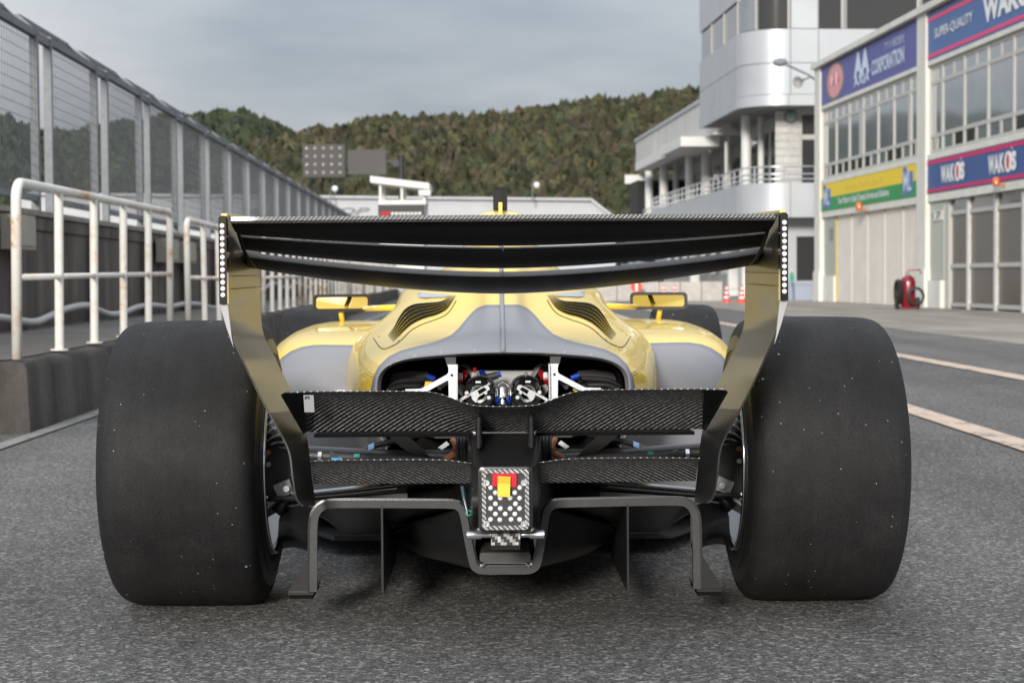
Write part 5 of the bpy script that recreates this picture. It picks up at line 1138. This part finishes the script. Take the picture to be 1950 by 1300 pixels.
for px, py, y in ((935, 833, -.47), (985, 833, -.47), (932, 886, -.62), (988, 886, -.62)):
    p = Q(px, py, y); MB().rev([(0, .002), (.004, .0015), (.005, 0)], 10, 'Z', (p.x, y, p.z+.001)).build('screw', 'silver', tail)
# jack bar and carbon block
yb_ = -.60; A_, B2 = Q(888, 1018, yb_), Q(1035, 1018, yb_); z_ = A_.z; hx = (B2.x-A_.x)/2
MB().tube([(-hx, yb_, z_), (-hx+.03, yb_, z_), (-hx+.034, yb_, z_), (-.028, yb_, z_), (.028, yb_, z_), (hx-.034, yb_, z_), (hx-.03, yb_, z_), (hx, yb_, z_)], [.0095, .0095, .0065, .0065, .0065, .0065, .0095, .0095], 14).build('jack_bar', 'silver', car, True, sharp=40)
A_, B2 = Q(934, 1037, -.62), Q(989, 1014, -.62); hx = (B2.x-A_.x)/2
cbk = MB().box((-hx, -.625, A_.z), (hx, -.58, B2.z)); cbk.build('jack_block', 'carbon_big', car, uvs=[(v[0]+v[1]+1, v[2]) for v in cbk.v])
MB().box((-hx, -.612, A_.z-.012), (hx, -.57, A_.z-.001)).build('jack_block_base', 'black_gloss', car)
MB().box((Q(903, 1075, -.4).x, -.30, Q(957, 1080, -.4).z), (-Q(903, 1075, -.4).x, .1, Q(957, 1066, -.4).z)).build('keel_floor', 'void', car)  # black colour stands in for the shade inside the open frame
MB().tube([Q(916, 1078, -.39), Q(924, 1071, -.39), Q(1000, 1071, -.39), Q(1008, 1078, -.39)], .002, 6).build('wire_clip', 'silver', car)
MB().prism(rrect(-.06, .06, Q(957, 1068, -.35).z, Q(957, 1050, -.35).z, .008), lambda x, z: (x, -.36, z), lambda x, z: (x, -.2, z)).build('keel_block', 'panel_grey', car)
# ---- diffuser
yD = -.37
TEp = [(597,1126),(597,1080),(597.5,1010),(599,990),(603,976),(613,965),(632,960),(700,959.5),(800,960),(862,961),(876,966),(884,980),(893,1030),(902,1072),(909,1082),(922,1086),(957,1086)]
tep = cr([Q(*p, yD) for p in TEp], 90)
rows = []; ztop = max(p[2] for p in tep)
for k_ in np.linspace(0, 1, 22):
    row = []
    for p in tep:
        zf = .05+max(0, p[2]-.1)*.10; inner = min(1, max(0, (.118-abs(p[0]))/.02)); xf = p[0]*(1+(2.3*inner*math.sin(min(1, k_*1.6)*math.pi/2)+.02)*1.0) if inner > 0 else p[0]*(1+.02*k_)
        wallk = min(1, max(0, (ztop-p[2]-.012)/.02)) if abs(p[0]) > .36 else 0     # the outer fence is short, only the roof runs on
        yy_ = yD+1.05*k_*(1-wallk)+.17*k_*wallk; z_r = zf+(p[2]-zf)*(1-k_)**1.25
        row.append((xf, yy_, z_r*(1-wallk)+p[2]*wallk))
    rows.append(row)
full = [r_+[(-x, y, z) for x, y, z in r_[-2::-1]] for r_ in rows]
for r_ in full: r_[89] = (0.0, r_[89][1], r_[89][2])
mb, uv = grid_solid(full, .014); df = mb.build('diffuser', 'diff', car, True, uvs=uv, sharp=40)
# trailing rim
g_ = np.array(full[0]); tg = np.gradient(g_, axis=0); nr_ = np.cross(tg, np.array([0, 1, 0])); nr_ /= np.linalg.norm(nr_, axis=1, keepdims=True)
rim_ = [[tuple(p+n_*.0085+np.array([0, -.003, 0])) for p, n_ in zip(g_, nr_)], [tuple(p-n_*.0085+np.array([0, -.003, 0])) for p, n_ in zip(g_, nr_)]]
mm, uv = grid_solid(rim_, .006); mm.build('trailing_rim', 'edge', df, uvs=uv)
for s in both:
    zt, zb = Q(730, 963, yD).z, Q(730, 1128, yD).z; x = Q(728, 1040, yD).x
    mir(MB().prism([(yD-.004, zt), (yD-.004, zb), (yD+.03, zb-.005), (.25, .055), (.35, .08), (.1, .16)], lambda y, z: (x+.0025-.012*(y-yD), y, z), lambda y, z: (x-.0025-.012*(y-yD), y, z)), s).build('strake', 'diff', df)
    q = [Q(592, 1052, yD+.004), Q(548, 1126, yD+.004), Q(599, 1126, yD+.004), Q(599, 1052, yD+.004)]
    mir(MB().add(q+[p+Vector((0, .006, 0)) for p in q], [(0,1,2,3),(7,6,5,4),(0,4,5,1),(1,5,6,2),(2,6,7,3),(3,7,4,0)]), s).build('corner_plate', 'diff', df)
    q = [Q(549, 1127, yD), Q(602, 1127, yD)]; zb = q[0].z
    mir(MB().box((q[0].x, yD-.004, zb-.006), (q[1].x-.006, yD+.16, zb)), s).build('footplate', 'diff', df)
    mir(MB().box((q[0].x+.002, yD+.002, zb-.016), (q[1].x-.008, yD+.15, zb-.0065)), s).build('footplate_shadow', 'void', df)  # black strip added for the shadow just below the footplate
    # floor edge ramp next to the tyre
    ramp_ = [[Q(545, 965, -.05), Q(575, 962, -.15), Q(602, 968, -.25)], [Q(532, 985, .0), Q(570, 985, -.12), Q(602, 1000, -.25)], [Q(530, 1010, .05), Q(565, 1010, -.08), Q(602, 1035, -.25)], [Q(528, 1030, .1), Q(560, 1027, -.02), Q(602, 1048, -.24)], [Q(528, 1045, .2), Q(560, 1042, .1), Q(601, 1052, -.2)]]
    rr_ = np.array([[tuple(p) for p in cr(r_, 14)] for r_ in ramp_]); rr_ = np.stack([cr(rr_[:, j], 20) for j in range(14)], 1)
    mm, uv = grid_solid(rr_, .006); mir(mm, s).build('floor_ramp', 'carbon_dark', df, True, uvs=uv, sharp=40)
# ---- suspension and uprights
def rod(name, m, pts, r_, parent=car, n=10):
    out_ = []
    for s in both: out_.append(mir(MB().tube([Q(*p) for p in pts], r_, n), s).build(name, m, parent, True, sharp=40))
    return out_
def blade(name, m, pts, ch, th, parent=car):               # streamlined arm: flat ellipse swept between points
    for s in both:
        P_ = [Q(*p) for p in pts]; mb = MB(); nn_ = 12; vs_ = []; fs = []
        for p in P_:
            for k_ in range(nn_): a_ = 2*math.pi*k_/nn_; vs_.append(p+Vector((0, math.cos(a_)*ch/2, math.sin(a_)*th/2)))
        for i in range(len(P_)-1):
            for k_ in range(nn_): fs.append((i*nn_+k_, i*nn_+(k_+1) % nn_, (i+1)*nn_+(k_+1) % nn_, (i+1)*nn_+k_))
        mb.add(vs_, fs); mir(mb, s).build(name, m, parent, True)
rod('track_rod', 'black_matt', [(490,872,-.02), (625,869,0), (668,868,.02), (870,862,.1)], .011)
rod('rod_sleeve', 'panel_grey', [(627,869,-.005), (668,868,.015)], .0135)
rod('rod_nut', 'silver', [(606,870,-.01), (613,870,-.01)], .0145, n=6)
blade('upper_wishbone', 'black_matt', [(668,868,.03), (720,846,.08), (812,826,.3)], .05, .016)
blade('wishbone_leg', 'carbon_dark', [(665,868,.02), (760,866,.1), (880,868,.3)], .05, .012)
blade('lower_wishbone', 'black_gloss', [(505,955,.0), (600,938,.05), (730,924,.1), (890,908,.2)], .07, .018)
blade('lower_wishbone_leg', 'black_matt', [(505,955,.0), (640,944,.2), (890,925,.5)], .05, .012)
blade('driveshaft', 'carbon_dark', [(480,866,.0), (560,866,.0), (870,880,.05)], .05, .05)
for s in both:
    # swept black bracket under the beam wing
    q = [Q(735, 826, .0), Q(770, 826, .0), Q(822, 872, .02), (Q(795, 872, .02)), Q(762, 850, .01)]
    mir(MB().add(q+[p+Vector((0, .03, 0)) for p in q], [(0,1,2,3,4),(9,8,7,6,5)]+[(i, 5+i, 5+(i+1)%5, (i+1)%5) for i in range(5)]), s).build('swept_bracket', 'black_matt', car)
    c = Q(498, 862, 0.0)
    def bolt(px, py, y, r_, m='silver'):
        p = Q(px, py, y); mir(MB().rev([(0, -.006), (r_*.55, -.006), (r_*.6, -.004), (r_, -.004), (r_, .004), (0, .004)], 14, 'Y', tuple(p)), s).build('fixing_bolt', m, car, True, sharp=30)
    bolt(545, 930, -.09, .008); bolt(511, 861, -.09, .006, 'copper'); bolt(511, 884, -.09, .006)
    # upright with rod end
    up = [Q(508, 800, -.03), Q(545, 815, -.03), Q(560, 860, -.03), Q(560, 930, -.03), Q(545, 965, -.03), Q(500, 990, -.03), Q(495, 880, -.03)]
    mir(MB().add(up+[p+Vector((-.03, .08, 0)) for p in up], [tuple(range(7)), tuple(range(13, 6, -1))]+[(i, 7+i, 7+(i+1)%7, (i+1)%7) for i in range(7)]), s).build('upright', 'black_matt', car)
    brk = [Q(520, 925, -.07), Q(550, 912, -.07), Q(557, 938, -.07), Q(530, 948, -.07)]
    mir(MB().add(brk+[p+Vector((0, .02, 0)) for p in brk], [(0,1,2,3),(7,6,5,4),(0,4,5,1),(1,5,6,2),(2,6,7,3),(3,7,4,0)]), s).build('caliper_bracket', 'grey_case', car)
    p = Q(499, 953, -.08); mir(MB().rev([(.007+.0045*math.cos(a_)+.006, .0045*math.sin(a_)) for a_ in np.linspace(0, 2*math.pi, 9)], 18, 'Y', tuple(p)), s).build('rod_end', 'silver', car, True)
    mir(MB().rev([(0, -.005), (.006, -.004), (.008, 0), (.006, .004), (0, .005)], 12, 'Y', tuple(p)), s).build('rod_end_ball', 'chrome', car, True)
    mir(MB().tube([p, Q(530, 948, -.08), Q(575, 950, -.08)], .006, 8), s).build('toe_link', 'black_matt', car, True)
    pl = [Q(490, 985, -.05), Q(522, 958, -.05), Q(518, 948, -.05), Q(490, 965, -.05)]
    mir(MB().add(pl+[q+Vector((0, .012, 0)) for q in pl], [(0,1,2,3),(7,6,5,4),(0,4,5,1),(1,5,6,2),(2,6,7,3),(3,7,4,0)]), s).build('upright_foot', 'grey_case', car)
    # brake cooling scoop
    sc_ = [[Q(495, 795, -.06), Q(520, 790, -.06), Q(545, 815, -.05)], [Q(495, 822, -.10), Q(520, 824, -.10), Q(552, 845, -.08)], [Q(495, 842, -.08), Q(525, 850, -.08), Q(555, 858, -.06)]]
    rr_ = np.array([[tuple(p) for p in cr(r_, 12)] for r_ in sc_]); rr_ = np.stack([cr(rr_[:, j], 12) for j in range(12)], 1); mm, uv = grid_solid(rr_, .004); mir(mm, s).build('brake_scoop', 'carbon', car, True, uvs=np.array(uv)*.6, sharp=40)
    mir(MB().tube([Q(525, 975, -.03), Q(545, 952, -.02), Q(580, 945, .05)], .016, 10), s).build('duct_hose', 'carbon_dark', car, True, uvs=None)
    # coloured tape and sleeves
    def patch(name, m, px0, px1, py0, py1, y, sl=0):
        q = [Q(px0, py0+sl, y), Q(px1, py0, y), Q(px1, py1, y), Q(px0, py1+sl, y)]; mir(MB().add(q+[p+Vector((0, .004, 0)) for p in q], [(0,1,2,3),(7,6,5,4),(0,4,5,1),(1,5,6,2),(2,6,7,3),(3,7,4,0)]), s).build(name, m, car)
    patch('teal_tape', 'teal', 674, 685, 864, 870, -.01); patch('blue_tape', 'skyblue', 701, 712, 843, 853, .0, 4); 
    if s > 0: patch('cyan_tape', 'cyan', 631, 652, 871, 876, -.02)
    for a_ in ([(862,838,-.1),(868,848,-.12),(866,858,-.12)], [(848,876,-.1),(858,868,-.12),(868,862,-.12)]): mir(MB().tube(cr([Q(*p) for p in a_], 10), .008, 10), s).build('heat_sleeve', 'copper', car, True)
    q = [Q(834, 852, .0), Q(850, 840, .0), Q(856, 846, .0), Q(842, 856, .0)]; mir(MB().add(q+[p+Vector((0, .01, 0)) for p in q], [(0,1,2,3),(7,6,5,4),(0,4,5,1),(1,5,6,2),(2,6,7,3),(3,7,4,0)]), s).build('heat_shield', 'heat', car)
    for k_ in range(3): mir(MB().tube([Q(870+k_*7, 830, -.15), Q(872+k_*6.5, 850, -.17), Q(872+k_*6, 878, -.17)], .0035, 6), s).build('cable', 'black_matt', car, True)
mb = MB().tube(cr([Q(880, 925, -.45), Q(884, 950, -.46), Q(892, 985, -.47)], 14), .0045, 10); mb.build('clear_hose', 'hose', car, True)
MB().rev([(.005, -.002), (.007, -.002), (.007, .002), (.005, .002), (.005, -.002)], 16, 'Y', tuple(Q(892, 976, -.49))).build('green_clip', 'green', car)
MB().box((-.26, .25, .2), (.26, .6, .5)).build('gearbox_case', 'void', car)
MB().prism([(-.30, .40), (-.18, .12), (.18, .12), (.30, .40)], lambda x, y: (x, y, .40), lambda x, y: (x, y, .425)).build('gearbox_shelf', 'black_matt', car)
# ---- dampers and brackets in the engine bay
yB = .13
gq = [Q(890, 706, .27), Q(1027, 706, .27), Q(1027, 790, .27), Q(890, 790, .27)]; MB().add(gq+[p+Vector((0, .05, 0)) for p in gq], [(0,1,2,3),(7,6,5,4),(0,4,5,1),(1,5,6,2),(2,6,7,3),(3,7,4,0)]).build('gearbox_face', 'grey_case', car)
def plateQ(name, m, pts, y, th, s, parent=car):
    q = [Q(a_, b_, y) for a_, b_ in pts]; n_ = len(q); return mir(MB().add(q+[p+Vector((0, th, 0)) for p in q], [tuple(range(n_)), tuple(range(2*n_-1, n_-1, -1))]+[(i, n_+i, n_+(i+1) % n_, (i+1) % n_) for i in range(n_)]), s).build(name, m, parent)
for s in both:
    br_ = plateQ('support_bracket', 'zinc', [(852,694),(868.5,694),(870,700),(870,775),(855,775),(854,726),(852,724),(815,744),(803,747),(772,746),(772,741),(802,740),(851,713),(854,709),(854,700)], .10, .012, s)
    plateQ('bracket_flange', 'silver', [(868.6,695),(871.5,693),(871.5,775),(868.6,775)], .085, .03, s, br_)
    plateQ('bracket_mount', 'panel_grey', [(847,680),(868,680),(868,695),(851,695)], .11, .03, s, br_)
    p = Q(860.5, 714, .10); mir(MB().rev([(0, -.003), (.0035, -.003), (.004, .001)], 10, 'Y', tuple(p)), s).build('bracket_hole', 'ink', br_)
    c = Q(914, 748, .16)
    tilt = Matrix.Translation(c) @ Matrix.Rotation(R(-12), 4, 'Z') @ Matrix.Rotation(R(6), 4, 'X')
    def tl(mb): mb.v = [tuple(tilt @ Vector(v)) for v in mb.v]; return mir(mb, s)
    dm = tl(MB().rev([(.024, -.004), (.026, -.012), (.040, -.012), (.044, -.008), (.045, .02), (.043, .03), (.020, .03), (.020, -.002)], 36, 'Y')).build('damper', 'black_gloss', car, True, sharp=35)
    tl(MB().rev([(.0445, .006), (.0462, .008), (.0462, .012), (.0445, .014)], 36, 'Y')).build('damper_ring', 'silver', dm, True)
    tl(MB().rev([(.0165, -.010), (.0235, -.012), (.0235, .006), (.0165, .006), (.0165, -.010)], 30, 'Y')).build('damper_core', 'silver', dm, True, sharp=40)
    tl(MB().rev([(0, 0), (.0165, 0), (.0165, .01), (0, .01)], 24, 'Y')).build('damper_well', 'void', dm)
    tl(MB().box((-.008, -.0135, .029), (.006, -.0122, .034))).build('damper_label', 'sticker', dm)
    # canister behind
    c1, c2 = Q(893, 738, .22), Q(880, 712, .30); mir(MB().tube([c1, c2], .030, 20), s).build('damper_can', 'grey_case', dm, True, sharp=40)
    mir(MB().tube([Q(886, 722, .20), Q(877, 708, .24)], .017, 14), s).build('can_collar', 'black_gloss', dm, True, sharp=40)
    # rocker link: open frame
    lk = plateQ('rocker_link', 'silver', [(872,762),(880,756),(925,733),(930,734),(933,741),(912,755),(905,765),(900,760),(897,752),(882,761),(876,766)], .125, .010, s)
    plateQ('link_window', 'void', [(909,744),(922,737),(927,742),(913,751)], .1235, .002, s, lk)
    for px, py, r_ in ((889, 748, .006), (931, 757, .006), (925, 748, .005)):
        p = Q(px, py, .118); mir(MB().rev([(0, -.005), (r_*.6, -.005), (r_, -.002), (r_, .004)], 6, 'Y', tuple(p)), s).build('link_bolt', 'stud', lk)
    # red and blue hose fittings
    def fit(name, m, a_, b_, r_): mir(MB().tube([Q(*a_), Q(*b_)], r_, 8), s).build(name, m, car, True, sharp=40)
    fit('red_fitting', 'red', (886,710,.2), (881,719,.18), .009); fit('red_fitting', 'red', (876,724,.18), (872,729,.17), .008)
    fit('white_fitting', 'sticker', (877,712,.18), (876,722,.17), .007); fit('gold_fitting', 'copper', (888,748,.14), (889,753,.13), .006)
    fit('red_fitting', 'red', (944,737,.2), (950,740,.2), .009)
    fit('blue_fitting', 'blue', (946,758,.16), (949,767,.15), .007)
    fit('blue_fitting', 'blue', (813,717,.2), (828,722,.2), .009); fit('damper_rod', 'silver', (837,739,.16), (851,727,.2), .006)
    if s > 0:
        fit('red_cap', 'red', (904,700,.2), (904,708,.2), .005); fit('steel_boss', 'grey_case', (904,709,.2), (903,718,.2), .010)
        fit('blue_fitting', 'blue', (917,708,.22), (921,714,.2), .008); fit('hose', 'black_matt', (926,720,.18), (948,714,.18), .010); fit('blue_fitting', 'blue', (948,714,.18), (954,712,.18), .008)
        plateQ('yellow_plug', 'strap_yellow', [(810,726),(824,727),(822,737),(808,736)], .18, .015, s)
    else:
        fit('valve_stem', 'silver', (914,709,.16), (914,716,.16), .004); fit('gold_pin', 'strap_yellow', (815,738,.16), (823,746,.16), .006)
    # loom and padding inside the bay
    mir(MB().tube(cr([Q(731, 744, .17), Q(752, 728, .2), (Q(780, 724, .22)), Q(812, 722, .24)], 16), .007, 8), s).build('wiring_loom', 'black_matt', car, True)
    mir(MB().tube(cr([Q(735, 746, .16), Q(760, 736, .18), Q(800, 735, .2)], 12), .009, 8), s).build('wiring_loom', 'carbon_dark', car, True)
    plateQ('bay_pad', 'black_matt', [(738,712),(785,706),(815,708),(812,744),(730,746)], .28, .02, s)
kb = Q(957, 740, .2)
k1 = MB().rev([(0, .022), (.008, .020), (.016, .008), (.019, .004), (.019, -.012), (.021, -.016), (.021, -.022), (0, -.022)], 20, 'Z', tuple(kb)).build('reservoir_cap', 'silver', car, True, sharp=40)
plateQ('reservoir_bracket', 'grey_case', [(940,738),(957,726),(975,738),(972,741),(957,732),(943,741)], .19, .004, 1)
MB().rev([(0, .016), (.003, .016), (.003, .006), (.006, .006), (.008, -.004), (.012, -.006), (0, -.006)], 12, 'Z', tuple(Q(957, 765, .13))).build('bleed_nipple', 'silver', car, True, sharp=40)
